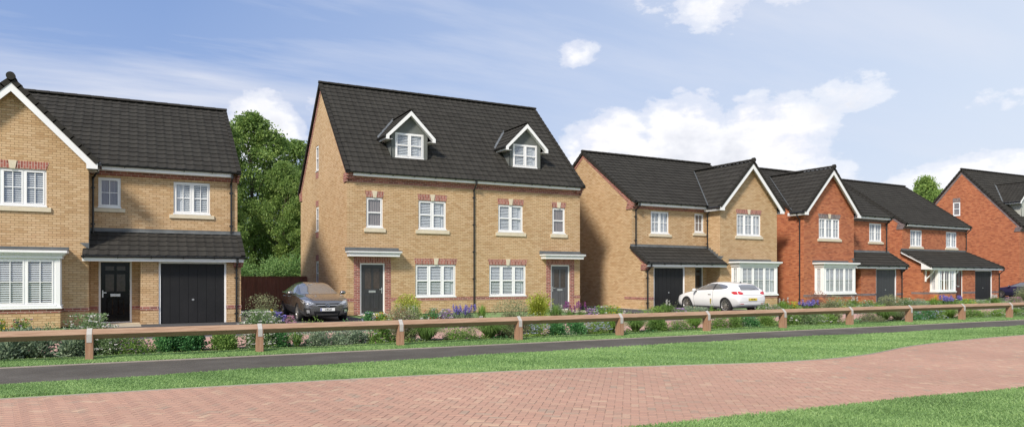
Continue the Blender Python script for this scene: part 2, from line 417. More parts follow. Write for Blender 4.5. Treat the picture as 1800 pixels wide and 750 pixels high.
# ------------------------------------------------------------ roofs
def roof_tiles(name, T, O, Uv, Vv, u_of_v, parent, row=0.34, tile=0.30, m='tile', seed=0):
    """interlocking tiles as real courses. O: eaves corner, Uv: unit along the eaves, Vv: full slope vector, u_of_v(t)->(u0,u1)"""
    rg = np.random.default_rng(seed + 11)
    O = Vector(O); Uv = Vector(Uv); Vv = Vector(Vv); Lv = Vv.length; Vn = Vv / Lv
    N = Uv.cross(Vn).normalized()
    if N.z < 0: N = -N
    n = max(1, round(Lv / row)); r = Lv / n
    step = tile / 8.0
    prof = lambda x: 0.020 * (0.5 + 0.5 * math.sin(2 * math.pi * x / tile)) ** 3
    V = []; F = []; rn = []
    for k in range(n):
        v0 = k * r - (0.03 if k == 0 else 0.0); v1 = (k + 1) * r + 0.035
        a0, a1 = u_of_v(max(0, k / n)); b0, b1 = u_of_v(min(1, (k + 1) / n))
        off = 0.0
        lo = min(a0, b0); hi = max(a1, b1)
        i0 = math.ceil(lo / step); i1 = math.floor(hi / step)
        us = [lo] + [i * step for i in range(i0, i1 + 1) if lo + .004 < i * step < hi - .004] + [hi]
        base = len(V)
        for u in us:
            h = prof(u + off)
            ua = min(max(u, a0), a1); ub = min(max(u, b0), b1)
            pa = O + Uv * ua + Vn * v0; pb = O + Uv * ub + Vn * v1
            V += [T(*(pa + N * 0.0)), T(*(pa + N * (h + 0.030))), T(*(pb + N * h * 1.0 + N * 0.0))]
        tr = {}
        for j in range(len(us) - 1):
            q = base + 3 * j; ti = int((us[j] + off) // tile)
            if ti not in tr: tr[ti] = rg.random()
            F.append((q, q + 3, q + 4, q + 1)); rn.append(tr[ti])
            F.append((q + 1, q + 4, q + 5, q + 2)); rn.append(tr[ti])
    me = np_mesh(name, V, F, rn, M[m]); return link_mesh(name, me, parent)

def ridge_tiles(T, p0, p1, parent, r=0.12, name='ridge_tiles', end=False):
    mb = MB(T); p0 = Vector(p0); p1 = Vector(p1); L_ = (p1 - p0).length; n = max(1, round(L_ / 0.45)); ax = (p1 - p0).normalized()
    q = Vector((-ax.y, ax.x, 0)).normalized()
    for k in range(n):
        a = p0 + ax * (L_ * k / n - 0.01); b = p0 + ax * (L_ * (k + 1) / n + 0.015)
        for s_, (pa, rr) in enumerate(((a, r * 1.05), (b, r * 0.97))): pass
        A = []; B = []
        for i in range(9):
            an = math.pi * i / 8; 
            o = lambda rr: q * (rr * math.cos(an)) + Vector((0, 0, rr * math.sin(an) * 0.85 - 0.03))
            A.append(mb.v(tuple(a + o(r * 1.06)))); B.append(mb.v(tuple(b + o(r * 0.97))))
        for i in range(8): mb.bm.faces.new([A[i], A[i + 1], B[i + 1], B[i]])
        mb.bm.faces.new(A)
        mb.bm.faces.new(B[::-1])
    return mb.build(name, M['tile'], parent)

def verge(T, p0, p1, parent, name='verge_tiles', w=0.13, out=(-1, 0, 0), step=0.33):
    """stepped dry verge units up a rake; out: direction away from the roof"""
    mb = MB(T); p0 = Vector(p0); p1 = Vector(p1); L_ = (p1 - p0).length; n = max(1, round(L_ / step)); ax = (p1 - p0) / L_
    o = Vector(out); N = o.cross(ax).normalized()
    if N.z < 0: N = -N
    for k in range(n):
        a = p0 + ax * (L_ * k / n - 0.02); b = p0 + ax * (L_ * (k + 1) / n + 0.02)
        h0, h1 = 0.075, 0.045
        pts = [a - N * .10 + o * .02, b - N * .10 + o * .02, b - N * .10 - o * w, a - N * .10 - o * w,
               a + N * h0 + o * .02, b + N * h1 + o * .02, b + N * h1 - o * w, a + N * h0 - o * w]
        mb.hexa([tuple(p) for p in pts])
    return mb.build(name, M['tile'], parent)

def gutter(T, u0, u1, d, z, parent, name='gutter', fascia=(None, None), fh=0.15, soffit=0.22, caps=True):
    """half-round gutter on its fascia board; d is the outer face of the fascia"""
    mb = MB(T)
    n = 8
    A = []; B = []
    for i in range(n + 1):
        a = math.pi + math.pi * i / n
        A.append(mb.v((u0, d - .058 + .056 * math.cos(a), z + .056 * math.sin(a)))); B.append(mb.v((u1, d - .058 + .056 * math.cos(a), z + .056 * math.sin(a))))
    for i in range(n): mb.bm.faces.new([A[i], A[i + 1], B[i + 1], B[i]])
    mb.bm.faces.new(A); mb.bm.faces.new(B[::-1])
    mb.box(u0, u1, d - .118, d - .108, z - .006, z + .006)
    k = max(2, int(abs(u1 - u0) / 0.95))
    for i in range(k + 1):
        u = u0 + .06 + (u1 - u0 - .12) * i / k
        mb.box(u - .016, u + .016, d - .108, d + .002, z - .075, z - .045)
        mb.box(u - .016, u + .016, d - .02, d + .002, z - .075, z + .02)
    g = mb.build(name, M['pipe'], parent)
    f0, f1 = fascia; f0 = u0 if f0 is None else f0; f1 = u1 if f1 is None else f1
    fb = MB(T); fb.box(f0, f1, d, d + .022, z - fh - .02, z + .03); fb.box(f0, f1, d + .022, d + soffit, z - fh - .02, z - fh - .008)
    fb.build('fascia', M['white'], parent, bevel=.003)
    return g

def downpipe(T, pts, parent, name='downpipe', brackets=1.3):
    mb = MB(T); mb.path(pts, .034, 10)
    for p in pts[1:-1]: mb.tube((p[0], p[1], p[2] - .06), (p[0], p[1], p[2] + .06), .042, 10)
    a, b = pts[-2], pts[-1]; n = max(1, int(abs(a[2] - b[2]) / brackets))
    for i in range(n + 1):
        z = a[2] + (b[2] - a[2]) * (i + .25) / (n + .5)
        mb.box(a[0] - .065, a[0] + .065, a[1] - .02, a[1] + .045, z - .022, z + .022)
    return mb.build(name, M['pipe'], parent)

def offset_down(T): return T

# ------------------------------------------------------------ openings
def window(T, u0, u1, z0, z1, parent, lights=2, style='sash', fill='blind', sill=None, arch=None, key=True, name='window', bricks='plum_soldier', d=0.0, ext=0.07, curtain_last=True, frame_m='white', rv=0.045):
    """upvc window set in a wall face at depth d. style: sash (mid rail) or cross (slim glazing bars)"""
    fr = MB(T); D0, D1 = d + rv, d + rv + .07; fw = .055
    fr.box(u0, u1, D0, D1, z0, z0 + fw + .01); fr.box(u0, u1, D0, D1, z1 - fw, z1)
    fr.box(u0, u0 + fw, D0, D1, z0 + fw + .01, z1 - fw); fr.box(u1 - fw, u1, D0, D1, z0 + fw + .01, z1 - fw)
    fr.box(u0 - .02, u1 + .02, d - .03, D0, z0 - .012, z0 + .03)
    lw = (u1 - u0) / lights
    panes = []
    for i in range(lights):
        a = u0 + lw * i; b = a + lw; am = a + (fw if i == 0 else .03); bm_ = b - (fw if i == lights - 1 else .03)
        if i: fr.box(a - .03, a + .03, D0 - .004, D1, z0 + fw + .01, z1 - fw)
        # sash frame standing proud of the outer frame
        e = .042; zl, zh = z0 + fw + .01, z1 - fw
        fr.box(am, bm_, D0 - .014, D0 + .03, zl, zl + e); fr.box(am, bm_, D0 - .014, D0 + .03, zh - e, zh)
        fr.box(am, am + e, D0 - .014, D0 + .03, zl + e, zh - e); fr.box(bm_ - e, bm_, D0 - .014, D0 + .03, zl + e, zh - e)
        mz = (zl + zh) / 2
        if style == 'sash': fr.box(am + e, bm_ - e, D0 - .010, D0 + .03, mz - .028, mz + .028)
        else:
            mu = (am + bm_) / 2
            fr.box(am + e, bm_ - e, D0 + .004, D0 + .026, mz - .012, mz + .012)
            fr.box(mu - .012, mu + .012, D0 + .002, D0 + .028, zl + e, zh - e)
        panes.append((am + e, bm_ - e, zl + e, zh - e))
    f = fr.build(name, M[frame_m], parent, bevel=.004)
    pb = MB(T)
    for a, b, c, e in panes: pb.poly([(a, D0 + .016, c), (b, D0 + .016, c), (b, D0 + .016, e), (a, D0 + .016, e)])
    pb.build('pane', M['glass'], f)
    for i, (a, b, c, e) in enumerate(panes):
        pass
    if fill in ('blind', 'both'):
        bl = MB(T); last = lights - 1 if (fill == 'both' and curtain_last) else lights
        for i, (a, b, c, e) in enumerate(panes):
            z = c + .02; w1 = b if not (fill == 'both' and i == lights - 1) else a + (b - a) * .62
            while z < e - .01:
                bl.hexa([(a - .02, D0 + .032, z), (w1 + .02, D0 + .032, z), (w1 + .02, D0 + .056, z + .038), (a - .02, D0 + .056, z + .038),
                         (a - .02, D0 + .030, z + .004), (w1 + .02, D0 + .030, z + .004), (w1 + .02, D0 + .054, z + .042), (a - .02, D0 + .054, z + .042)])
                z += .068
        bl.build('blind', M['blind'], f)
    if fill in ('both', 'sheer', 'drape'):
        cu = MB(T); cs = []
        if fill == 'both': a, b, c, e = panes[-1]; cs = [(a + (b - a) * .35, b + .01, c - .01, e + .01)]
        elif fill == 'sheer':
            cs = [(panes[0][0] - .02, panes[0][1] * .6 + panes[0][0] * .4, panes[0][2] - .03, panes[0][3] + .03), (panes[-1][0] * .6 + panes[-1][1] * .4, panes[-1][1] + .03, panes[0][2] - .03, panes[0][3] + .03)]
        else: cs = [(p[0] - .03, p[1] + .03, p[2] - .03, p[3] + .03) for p in panes]
        for a, b, c, e in cs:
            n = max(6, int((b - a) / .02)); prev = None
            for k in range(n + 1):
                u = a + (b - a) * k / n; dd = D0 + (.046 if fill != 'both' else .080) + .012 * math.sin(u * 62) + .006 * math.sin(u * 151)
                cur = (mb_v(cu, (u, dd, c)), mb_v(cu, (u, dd, e)))
                if prev: cu.bm.faces.new([prev[0], cur[0], cur[1], prev[1]])
                prev = cur
        cu.build('curtain', M['drape' if fill == 'drape' else 'sheer'], f, smooth=True)
    if sill:
        sb = MB(T); h, e = sill
        sb.prism_u([(d - .055, z0 - h - .012), (d - .055, z0 - .03), (d + .03, z0 - .013), (d + .03, z0 - h - .012)], u0 - e, u1 + e)
        sb.build('window_sill', M['stone'], f, bevel=.006)
    if arch:
        h = arch; cu_ = (u0 + u1) / 2; kw = .075 if key else 0; kt = .12 if key else 0
        ab = MB(T)
        ab.prism([(u0 - .0, z1 + .004), (cu_ - kw, z1 + .004), (cu_ - kt, z1 + h), (u0 - ext, z1 + h)], d - .009, d + .06)
        ab.prism([(cu_ + kw, z1 + .004), (u1 + .0, z1 + .004), (u1 + ext, z1 + h), (cu_ + kt, z1 + h)], d - .009, d + .06)
        ab.build('brick_arch', M[bricks], f)
        if key:
            kb = MB(T); kb.prism([(cu_ - kw + .003, z1 - .012), (cu_ + kw - .003, z1 - .012), (cu_ + kt - .003, z1 + h + .012), (cu_ - kt + .003, z1 + h + .012)], d - .028, d + .06)
            kb.build('keystone', M['stone'], f, bevel=.006)
    return f
def mb_v(mb, p): return mb.v(p)

def panel_door(T, u0, u1, z0, z1, parent, m='door_grey', d=0.0, handle_right=True, style='four', frame_m='white', fw=.062):
    D0 = d + .05
    fr = MB(T); fr.box(u0, u0 + fw, D0 - .02, D0 + .07, z0, z1); fr.box(u1 - fw, u1, D0 - .02, D0 + .07, z0, z1); fr.box(u0 + fw, u1 - fw, D0 - .02, D0 + .07, z1 - fw, z1)
    fr.box(u0 + fw, u1 - fw, D0 - .015, D0 + .07, z0, z0 + .035)
    f = fr.build('door_frame', M[frame_m], parent, bevel=.004)
    a, b, c, e = u0 + fw + .004, u1 - fw - .004, z0 + .04, z1 - fw - .004
    w = b - a; h = e - c; lf = MB(T)
    glass = []; panels = []
    g0, g1 = a + w * .155, a + w * .455; g2, g3 = a + w * .545, a + w * .845
    if style == 'four':
        for x0, x1 in ((g0, g1), (g2, g3)):
            glass.append((x0, x1, c + h * .50, c + h * .93)); panels.append((x0, x1, c + h * .07, c + h * .41))
    else:
        for x0, x1 in ((g0, g1), (g2, g3)):
            glass += [(x0, x1, c + h * .865, c + h * .935), (x0, x1, c + h * .51, c + h * .80)]; panels.append((x0, x1, c + h * .10, c + h * .41))
    holes = [rect(x0, x1, y0, y1) for x0, x1, y0, y1 in glass]
    lf.sheet(rect(a, b, c, e), holes + [rect(*p) for p in panels], D0, reveal=.016)
    for x0, x1, y0, y1 in panels:
        i = .035
        lf.poly([(x0, D0 + .016, y0), (x1, D0 + .016, y0), (x1, D0 + .016, y1), (x0, D0 + .016, y1)])
        lf.hexa([(x0 + i, D0 + .015, y0 + i), (x1 - i, D0 + .015, y0 + i), (x1 - i, D0 + .015, y1 - i), (x0 + i, D0 + .015, y1 - i),
                 (x0 + i * 1.7, D0 + .002, y0 + i * 1.7), (x1 - i * 1.7, D0 + .002, y0 + i * 1.7), (x1 - i * 1.7, D0 + .002, y1 - i * 1.7), (x0 + i * 1.7, D0 + .002, y1 - i * 1.7)])
    o = lf.build('door', M[m], parent, recalc=True)
    gp = MB(T)
    for x0, x1, y0, y1 in glass: gp.poly([(x0, D0 + .014, y0), (x1, D0 + .014, y0), (x1, D0 + .014, y1), (x0, D0 + .014, y1)])
    gp.build('door_glazing', M['door_glass'], o)
    hb = MB(T); hx = b - .055 if handle_right else a + .055; sg = -1 if handle_right else 1
    hb.box(hx - .02, hx + .02, D0 - .012, D0 - .001, c + h * .41, c + h * .53); hb.tube((hx, D0 - .01, c + h * .49), (hx, D0 - .055, c + h * .49), .011)
    hb.box(min(hx, hx + sg * .12), max(hx, hx + sg * .12), D0 - .065, D0 - .045, c + h * .482, c + h * .498); hb.build('door_handle', M['steel'], o, bevel=.003)
    lb = MB(T); m_ = (a + b) / 2; lb.box(m_ - .15, m_ + .15, D0 - .012, D0 - .001, c + h * .425, c + h * .47); lb.box(m_ - .13, m_ + .13, D0 - .018, D0 - .012, c + h * .433, c + h * .462)
    lb.build('letter_plate', M['steel'], o, bevel=.002)
    return o

def garage_door(T, u0, u1, z1, parent, m='garage', d=0.0, n=7):
    D0 = d + .07; fw = .065
    fr = MB(T); fr.box(u0, u0 + fw, d + .03, d + .12, 0, z1); fr.box(u1 - fw, u1, d + .03, d + .12, 0, z1); fr.box(u0 + fw, u1 - fw, d + .03, d + .12, z1 - fw, z1)
    fr.build('garage_frame', M['white'], parent, bevel=.004)
    g = MB(T); a, b = u0 + fw + .005, u1 - fw - .005; w = (b - a) / n
    for i in range(n): g.box(a + w * i + .005, a + w * (i + 1) - .005, D0, D0 + .03, .02, z1 - fw - .006)
    g.box(a, b, D0 + .012, D0 + .025, .021, z1 - fw - .008)
    o = g.build('garage_door', M[m], parent, bevel=.003)
    h = MB(T); c = (a + b) / 2; h.tube((c, D0 - .012, .82), (c, D0 + .002, .82), .035, 14); h.box(c - .045, c + .045, D0 - .03, D0 - .012, .812, .828); h.build('garage_handle', M['steel'], o)
    return o

def bay_window(T, u0, u1, parent, bricks, band, fd=-0.6, d=0.0, flash=True):
    """square bay: brick base, glazed front and sides, cornice"""
    b = MB(T); b.box(u0, u1, fd, d + .02, 0, .48); b.build('bay_brickwork', M[bricks], parent)
    b = MB(T); b.box(u0 - .012, u1 + .012, fd - .012, d + .02, .4805, .612); b.build('bay_brick_band', M[band], parent)
    s = MB(T); s.box(u0 - .05, u1 + .05, fd - .07, d + .01, .6125, .645); s.box(u0 - .03, u1 + .03, fd - .045, d + .01, .645, .70); sl = s.build('bay_sill', M['white'], parent, bevel=.008)
    # corner posts and head
    p = MB(T); pw = .13
    p.box(u0, u0 + pw, fd, fd + pw, .70, 2.19); p.box(u1 - pw, u1, fd, fd + pw, .70, 2.19)
    p.box(u0, u0 + pw * .6, d - .06, d + .01, .70, 2.19); p.box(u1 - pw * .6, u1, d - .06, d + .01, .70, 2.19)
    pp = p.build('bay_posts', M['white'], parent, bevel=.005)
    f = window(T, u0 + pw, u1 - pw, .70, 2.19, parent, 3, 'cross', 'both' if flash else 'sheer', d=fd - .02, name='bay_front_window', rv=.035)
    for uu, sg in ((u0, 1), (u1, -1)):
        T2 = (lambda uu, sg: (lambda u, dd, z: T(uu + sg * dd, u, z)))(uu, sg)
        window(T2, fd + pw, d - .06, .70, 2.19, parent, 1, 'cross', 'blind' if flash else 'sheer', d=-.01, name='bay_side_window', rv=.03)
    c = MB(T)
    # cornice: mitred mouldings in layers
    for z0, z1, o in ((2.19, 2.275, .06), (2.275, 2.30, .09), (2.30, 2.33, .12), (2.33, 2.36, .155), (2.36, 2.44, .20)):
        c.box(u0 - o, u1 + o, fd - o, d + .005, z0 + .0005, z1)
    # coved slope between the steps
    c.build('bay_cornice', M['white'], parent, bevel=.012)
    l = MB(T); l.prism_u([(fd - .2, 2.4405), (fd - .2, 2.452), (d - .012, 2.50), (d - .012, 2.4405)], u0 - .2, u1 + .2)
    l.box(u0 - .19, u1 + .19, d - .012, d + .006, 2.4405, 2.575); l.build('lead_roof', M['lead'], parent)
    return f

def dormer(T, c, d, w, zb, ze, za, parent, roof_pt, m='render', half=1.15, overh=.25, win=None, name='dormer', wlights=2):
    """gabled dormer, front face at depth d. roof_pt(z) -> depth where the main slope reaches height z"""
    o = empty(name); o.parent = parent
    u0, u1 = c - w / 2, c + w / 2
    a, b, z0, z1 = win
    tanp = (za - ze) / half
    zc = ze + (half - w / 2) * tanp - .02           # wall height at the cheek
    ztop = za - .10
    wl = MB(T); wl.sheet([(u0, zb), (u1, zb), (u1, zc), (c, zc + (w / 2) * tanp), (u0, zc)], [rect(a, b, z0, z1)], d, .1)
    for u in (u0, u1): wl.poly([(u, d, zb), (u, d, zc), (u, roof_pt(zc) + .1, zc), (u, roof_pt(zb) + .05, zb)])
    wl.build('dormer_walls', M[m], o)
    window(T, a, b, z0, z1, o, wlights, 'sash', 'both', d=d, rv=.0)
    df = d - overh
    back = roof_pt(za) + .25; sl = math.hypot(half, za - ze)
    dx = half; dz = za - ze
    L_ = back - df
    for sg in (-1, 1):
        # main slope meets dormer slope along the valley: clip courses to it
        def uv(t, sg=sg):
            z = ze + dz * t; return (0.0, min(L_, roof_pt(z) + .18 - df))
        Tm = T
        roof_tiles('dormer_roof', Tm, (c + sg * half, df, ze), (0, 1, 0), (-sg * dx, 0, dz), uv, o, row=.30, tile=.3)
    ridge_tiles(T, (c, df - .02, za + .055), (c, roof_pt(za) + .1, za + .055), o, r=.09)
    bb = MB(T); bw = .17
    o0, o1 = half + .0, half
    def chev(off, dd0, dd1, wdt):
        bb.prism([(c - half, ze - .01), (c, za - .01), (c + half, ze - .01), (c + half, ze - .01 - wdt), (c + half - .14, ze - .01 - wdt), (c + half - .14, ze + .14 * tanp - wdt - .02), (c, za - wdt * 1.25), (c - half + .14, ze + .14 * tanp - wdt - .02), (c - half + .14, ze - .01 - wdt), (c - half, ze - .01 - wdt)], dd0, dd1)
    chev(0, df, df + .03, bw)
    # soffits and side fascias
    for sg in (-1, 1):
        u = c + sg * half
        bb.box(min(u, u - sg * .025), max(u, u - sg * .025), df + .03, roof_pt(ze) , ze - bw, ze - .012)
        bb.box(min(u - sg * .025, c + sg * w / 2), max(u - sg * .025, c + sg * w / 2), df + .03, roof_pt(ze), ze - bw, ze - bw + .012)
        bb.poly([(u, df + .03, ze - bw + .0), (c, df + .03, za - bw * 1.1), (c, d, za - bw * 1.1), (u, d, ze - bw)])
    bb.build('dormer_bargeboards', M['white'], o)
    gb = MB(T)
    for sg in (-1, 1):
        u = c + sg * (half + .05)
        gb.tube((u, df + .02, ze - .05), (u, roof_pt(ze), ze - .05), .052, 8)
    gb.build('dormer_gutters', M['pipe'], o)
    lb = MB(T)
    for sg in (-1, 1):
        p0 = Vector((c + sg * half, roof_pt(ze), ze)); p1 = Vector((c + sg * .02, roof_pt(za), za))
        lb.hexa([tuple(p0 + Vector((0, -.05, .035))), tuple(p1 + Vector((0, -.05, .035))), tuple(p1 + Vector((0, .10, .13))), tuple(p0 + Vector((0, .10, .13))),
                 tuple(p0 + Vector((0, -.05, .045))), tuple(p1 + Vector((0, -.05, .045))), tuple(p1 + Vector((0, .10, .14))), tuple(p0 + Vector((0, .10, .14)))])
    lb.box(u0 - .02, u1 + .02, d - .012, d + .01, zb - .02, zb + .10)
    lb.build('valley_flashing', M['lead'], o)
    return o

def door_canopy(T, u0, u1, parent, d=0.0, z=2.47):
    o = empty('door_canopy'); o.parent = parent
    c = MB(T)
    for z0, z1, e, p in ((z, z + .085, .03, -.46), (z + .085, z + .125, .05, -.48), (z + .125, z + .16, .075, -.505), (z + .16, z + .225, .11, -.54)):
        c.box(u0 - e, u1 + e, p, d + .002, z0 + .0005, z1)
    c.build('canopy_moulding', M['white'], o, bevel=.012)
    l = MB(T); l.prism_u([(-.55, z + .226), (-.55, z + .24), (d - .01, z + .30), (d - .01, z + .226)], u0 - .12, u1 + .12)
    l.box(u0 - .12, u1 + .12, d - .012, d + .004, z + .226, z + .39); l.build('canopy_flashing', M['lead'], o)
    return o

def wing_gable_roof(T, c, half, ze, za, df, back_fn, parent, wall_d, depth_pad=.15):
    """cross gable over the projecting wing, barge boards, soffit and ridge"""
    dz = za - ze; tanp = dz / half
    for sg in (-1, 1):
        def uv(t, sg=sg):
            return (0.0, back_fn(ze + dz * t) + depth_pad - df)
        roof_tiles('wing_roof', T, (c + sg * half, df, ze), (0, 1, 0), (-sg * half, 0, dz), uv, parent, seed=sg + 3)
        verge(T, (c + sg * half, df + .0, ze + .03), (c, df + .0, za + .03), parent, out=(0, -1, 0), w=.15)
    ridge_tiles(T, (c, df - .05, za + .09), (c, back_fn(za) + .1, za + .09), parent, r=.115)
    eb = MB(T); eb.tube((c, df - .075, za + .085), (c, df + .06, za + .085), .125, 16); eb.build('ridge_end_cap', M['tile'], parent)
    bb = MB(T); w = .25; s_ = w * math.sqrt(1 + tanp * tanp)
    bx = .20
    bb.prism([(c - half, ze - .02), (c, za - .02), (c + half, ze - .02), (c + half, ze - .20), (c + half - bx - .12, ze - .20), (c + half - bx - .12, ze - .02 + (bx + .12) * tanp - s_), (c, za - .02 - s_),
              (c - half + bx + .12, ze - .02 + (bx + .12) * tanp - s_), (c - half + bx + .12, ze - .20), (c - half, ze - .20)], df, df + .03)
    for sg in (-1, 1):
        u = c + sg * half
        bb.poly([(u, df + .03, ze - .08), (c, df + .03, za - .12), (c, wall_d, za - .12), (u, wall_d, ze - .08)])
        bb.box(min(u, u - sg * (bx + .12)), max(u, u - sg * (bx + .12)), df + .03, wall_d - .002, ze - .2, ze - .19)
        bb.box(min(u, u - sg * .022), max(u, u - sg * .022), df + .03, wall_d + .0, ze - .2, ze - .02)
    bb.build('bargeboards', M['white'], parent, bevel=.003)

def main_roof(T, u0, u1, d0, z0, dr, zr, parent, over=.07, seed=0, name='roof', skip_verge=()):
    """two slopes, ridge and verges; d0,z0 eaves front; dr,zr ridge"""
    db = 2 * dr - d0
    f = roof_tiles(name, T, (u0, d0, z0), (1, 0, 0), (0, dr - d0, zr - z0), lambda t: (0, u1 - u0), parent, seed=seed)
    bk = MB(T); bk.poly([(u0, db, z0), (u1, db, z0), (u1, dr, zr), (u0, dr, zr)]); bk.build('rear_roof', M['tile'], parent)
    ridge_tiles(T, (u0 - .02, dr, zr + .06), (u1 + .02, dr, zr + .06), parent)
    for u, sg in ((u0, -1), (u1, 1)):
        if sg in skip_verge: continue
        verge(T, (u, d0 - .03, z0 + .0), (u, dr, zr + .0), parent, out=(sg, 0, 0))
        verge(T, (u, db, z0), (u, dr, zr + .0), parent, out=(sg, 0, 0))
    return f

def gable_poly(d0, d1, dr, ze, zr): return [(d0, 0), (d1, 0), (d1, ze), (dr, zr), (d0, ze)]

def add_bands(mb, u0, u1, d, z0=.4805, z1=.612, p=.010): mb.box(u0, u1, d - p, d + .03, z0, z1)

# ------------------------------------------------------------ detached house with garage, recessed door and gabled wing
def detached(name, loc, rz, flip, P_, label, bricks='buff', band='plum', soldier='plum_soldier', group=None):
    root = empty(name, (*loc, 0), R(rz)); tag(root, label, 'house', group)
    sgn = -1 if flip else 1
    T = lambda u, d, z: (sgn * u, d, z)
    g0, g1 = P_['garage']; pier = P_['pier']; w0, w1 = P_['wing']; wc = P_.get('wc', (w0 + w1) / 2)
    ww0, ww1 = P_['wwin']; zr = P_.get('zr', 8.6); dr = P_.get('dr', 5.3); D = 2 * dr - 1.0
    half = (w1 - w0) / 2 + .27; wc_ = (w0 + w1) / 2; zwe = 5.33; zwa = zwe + half * P_.get('tan', 1.04)
    slope = (zr - 5.44) / (dr - .70); back = lambda z: max(.0, .70 + (z - 5.44) / slope)
    # openings
    ups = P_['upwin']; door = P_.get('door')
    mw = MB(T)
    holes = [rect(a, b, z0, z1) for a, b, z0, z1, *_ in ups]
    if door: holes.append(rect(door[0], door[1], 0.0 + .03, 2.18))
    mw.sheet(rect(0, w0 + .02, 0, 5.50), holes, 1.0)
    # gable ends and rear
    for u in (0.0, w1):
        mw.poly([(u, 1.0, 0), (u, D, 0), (u, D, 5.5), (u, dr, zr - .06), (u, 1.0, 5.5)])
    mw.poly([(0, D, 0), (w1, D, 0), (w1, D, 5.5), (0, D, 5.5)])
    # garage front block
    mw.sheet(rect(0, pier, 0, 2.45), [rect(g0, g1, 0.0, 2.14)], 0.0)
    mw.poly([(0, 0, 0), (0, 1.0, 0), (0, 1.0, 3.14), (0, 0, 2.4)])
    mw.poly([(pier, 0, 0), (pier, 1.0, 0), (pier, 1.0, 2.45), (pier, 0, 2.45)])
    # wing
    gz = zwa - .17 - half * 1.04 * 0
    tan = (zwa - zwe) / half
    _ze = zwe - .06 + .27 * tan
    mw.sheet([(w0, 0), (w1, 0), (w1, _ze), (wc_, _ze + (w1 - w0) / 2 * tan), (w0, _ze)], [rect(ww0, ww1, 3.85, 5.04)], 0.0)
    mw.poly([(w0, 0, 0), (w0, 1.0, 0), (w0, 1.0, 5.35), (w0, 0, 5.35)])
    mw.poly([(w1, 0, 0), (w1, 1.0, 0), (w1, 1.0, 5.35), (w1, 0, 5.35)])
    mw.build('walls', M[bricks], root)
    # brick bands
    bd = MB(T)
    add_bands(bd, -.010, g0, 0); add_bands(bd, g1, pier + .010, 0); add_bands(bd, w0 - .010, w1 + .01, 0)
    bd.box(-.010, .03, .0305, 1.6, .4805, .612); bd.box(pier - .03, pier + .010, .0305, .985, .4805, .612); bd.box(w0 - .010, w0 + .03, .0305, .985, .4805, .612)
    if door:
        add_bands(bd, pier + .011, door[0] - .0, 1.0); add_bands(bd, door[1], w0 - .011, 1.0)
    # corbelled course under the eaves
    bd.box(-.012, w0, .985, 1.02, 5.11, 5.26); bd.box(-.012, w0, .965, 1.02, 5.2605, 5.34)
    bd.box(-.05, .02, .90, 1.42, 5.08, 5.20); bd.box(-.06, .02, .80, 1.36, 5.2005, 5.30); bd.box(-.07, .02, .72, 1.30, 5.3005, 5.42)
    bd.box(-.05, .25, -.10, .25, 1.96, 2.06); bd.box(-.06, .25, -.18, .22, 2.0605, 2.16); bd.box(-.07, .20, -.26, .2, 2.1605, 2.26)
    bd.build('brick_bands', M[band], root)
    # sloping brick course under the verge
    tr = MB(T)
    for a, b in (((.95, 5.40), (dr, zr - .10)), ((2 * dr - .95, 5.40), (dr, zr - .10))):
        tr.hexa([(-.014, a[0], a[1] - .22), (-.014, b[0], b[1] - .22), (.01, b[0], b[1] - .22), (.01, a[0], a[1] - .22),
                 (-.014, a[0], a[1] + .02), (-.014, b[0], b[1] + .02), (.01, b[0], b[1] + .02), (.01, a[0], a[1] + .02)])
    tr.hexa([(-.014, -.1, 2.12), (-.014, 1.0, 2.92), (.01, 1.0, 2.92), (.01, -.1, 2.12), (-.014, -.1, 2.30), (-.014, 1.0, 3.10), (.01, 1.0, 3.10), (.01, -.1, 2.30)])
    tr.build('verge_brick_course', M[band], root)
    # roofs
    main_roof(T, -.07, w1 + .07, .70, 5.44, dr, zr, root, seed=len(name) + int(loc[0]))
    wing_gable_roof(T, wc_, half, zwe, zwa, -.30, back, root, 0.0)
    vb = MB(T)
    for sg in (-1, 1):
        for t0, t1 in ((0.02, 1.0),):
            za_, zb_ = zwe + (zwa - zwe) * t0, zwe + (zwa - zwe) * t1
            p0 = Vector((wc_ + sg * half * (1 - t0), back(za_) , za_)); p1 = Vector((wc_ + sg * half * (1 - t1), back(zb_), zb_))
            vb.hexa([tuple(p + Vector((sg * .11 * a, -.02 * a, .06 + dz_))) for dz_ in (0, .014) for p, a in ((p0, 0), (p1, 0), (p1, 1), (p0, 1))])
    vb.build('valley_flashing', M['lead'], root)
    # lean-to over garage and door
    le = -.30; lz = 2.33; lt = 3.16
    roof_tiles('lean_to_roof', T, (-.09, le, lz), (1, 0, 0), (0, .99 - le, lt - lz), lambda t: (0, w0 + .09 - .01 if t > .28 else w0 + .09 + .17), root, seed=4, row=.30)
    verge(T, (-.09, le - .02, lz), (-.09, .99, lt), root, out=(-1, 0, 0))
    fl = MB(T); fl.box(-.1, w0 - .01, .982, .998, lt + .02, lt + .13)
    fl.hexa([(-.1, .90, lt + .0), (w0 - .01, .90, lt + .0), (w0 - .01, .99, lt + .05), (-.1, .99, lt + .05), (-.1, .90, lt + .012), (w0 - .01, .90, lt + .012), (w0 - .01, .99, lt + .06), (-.1, .99, lt + .06)])
    for k in range(6):
        y0 = -.02 + k * .17; z0 = lz + (y0 - le) * (lt - lz) / (.99 - le)
        fl.box(w0 - .012, w0 - .002, y0, y0 + .17, z0 + .0, z0 + .24)
    fl.prism([(w0 - .01, lz + .18), (w0 + .26, lz + .40), (w0 - .01, lz + .40)], -.012, -.002)
    fl.build('lead_flashing', M['lead'], root)
    gutter(T, -.13, w0 + .20, -.32, 2.30, root, fascia=(-.05, w0 + .17), soffit=.31)
    sf = MB(T); sf.box(0.01, w0 - .02, -.29, .99, 2.17, 2.185); sf.build('porch_ceiling', M['white'], root)
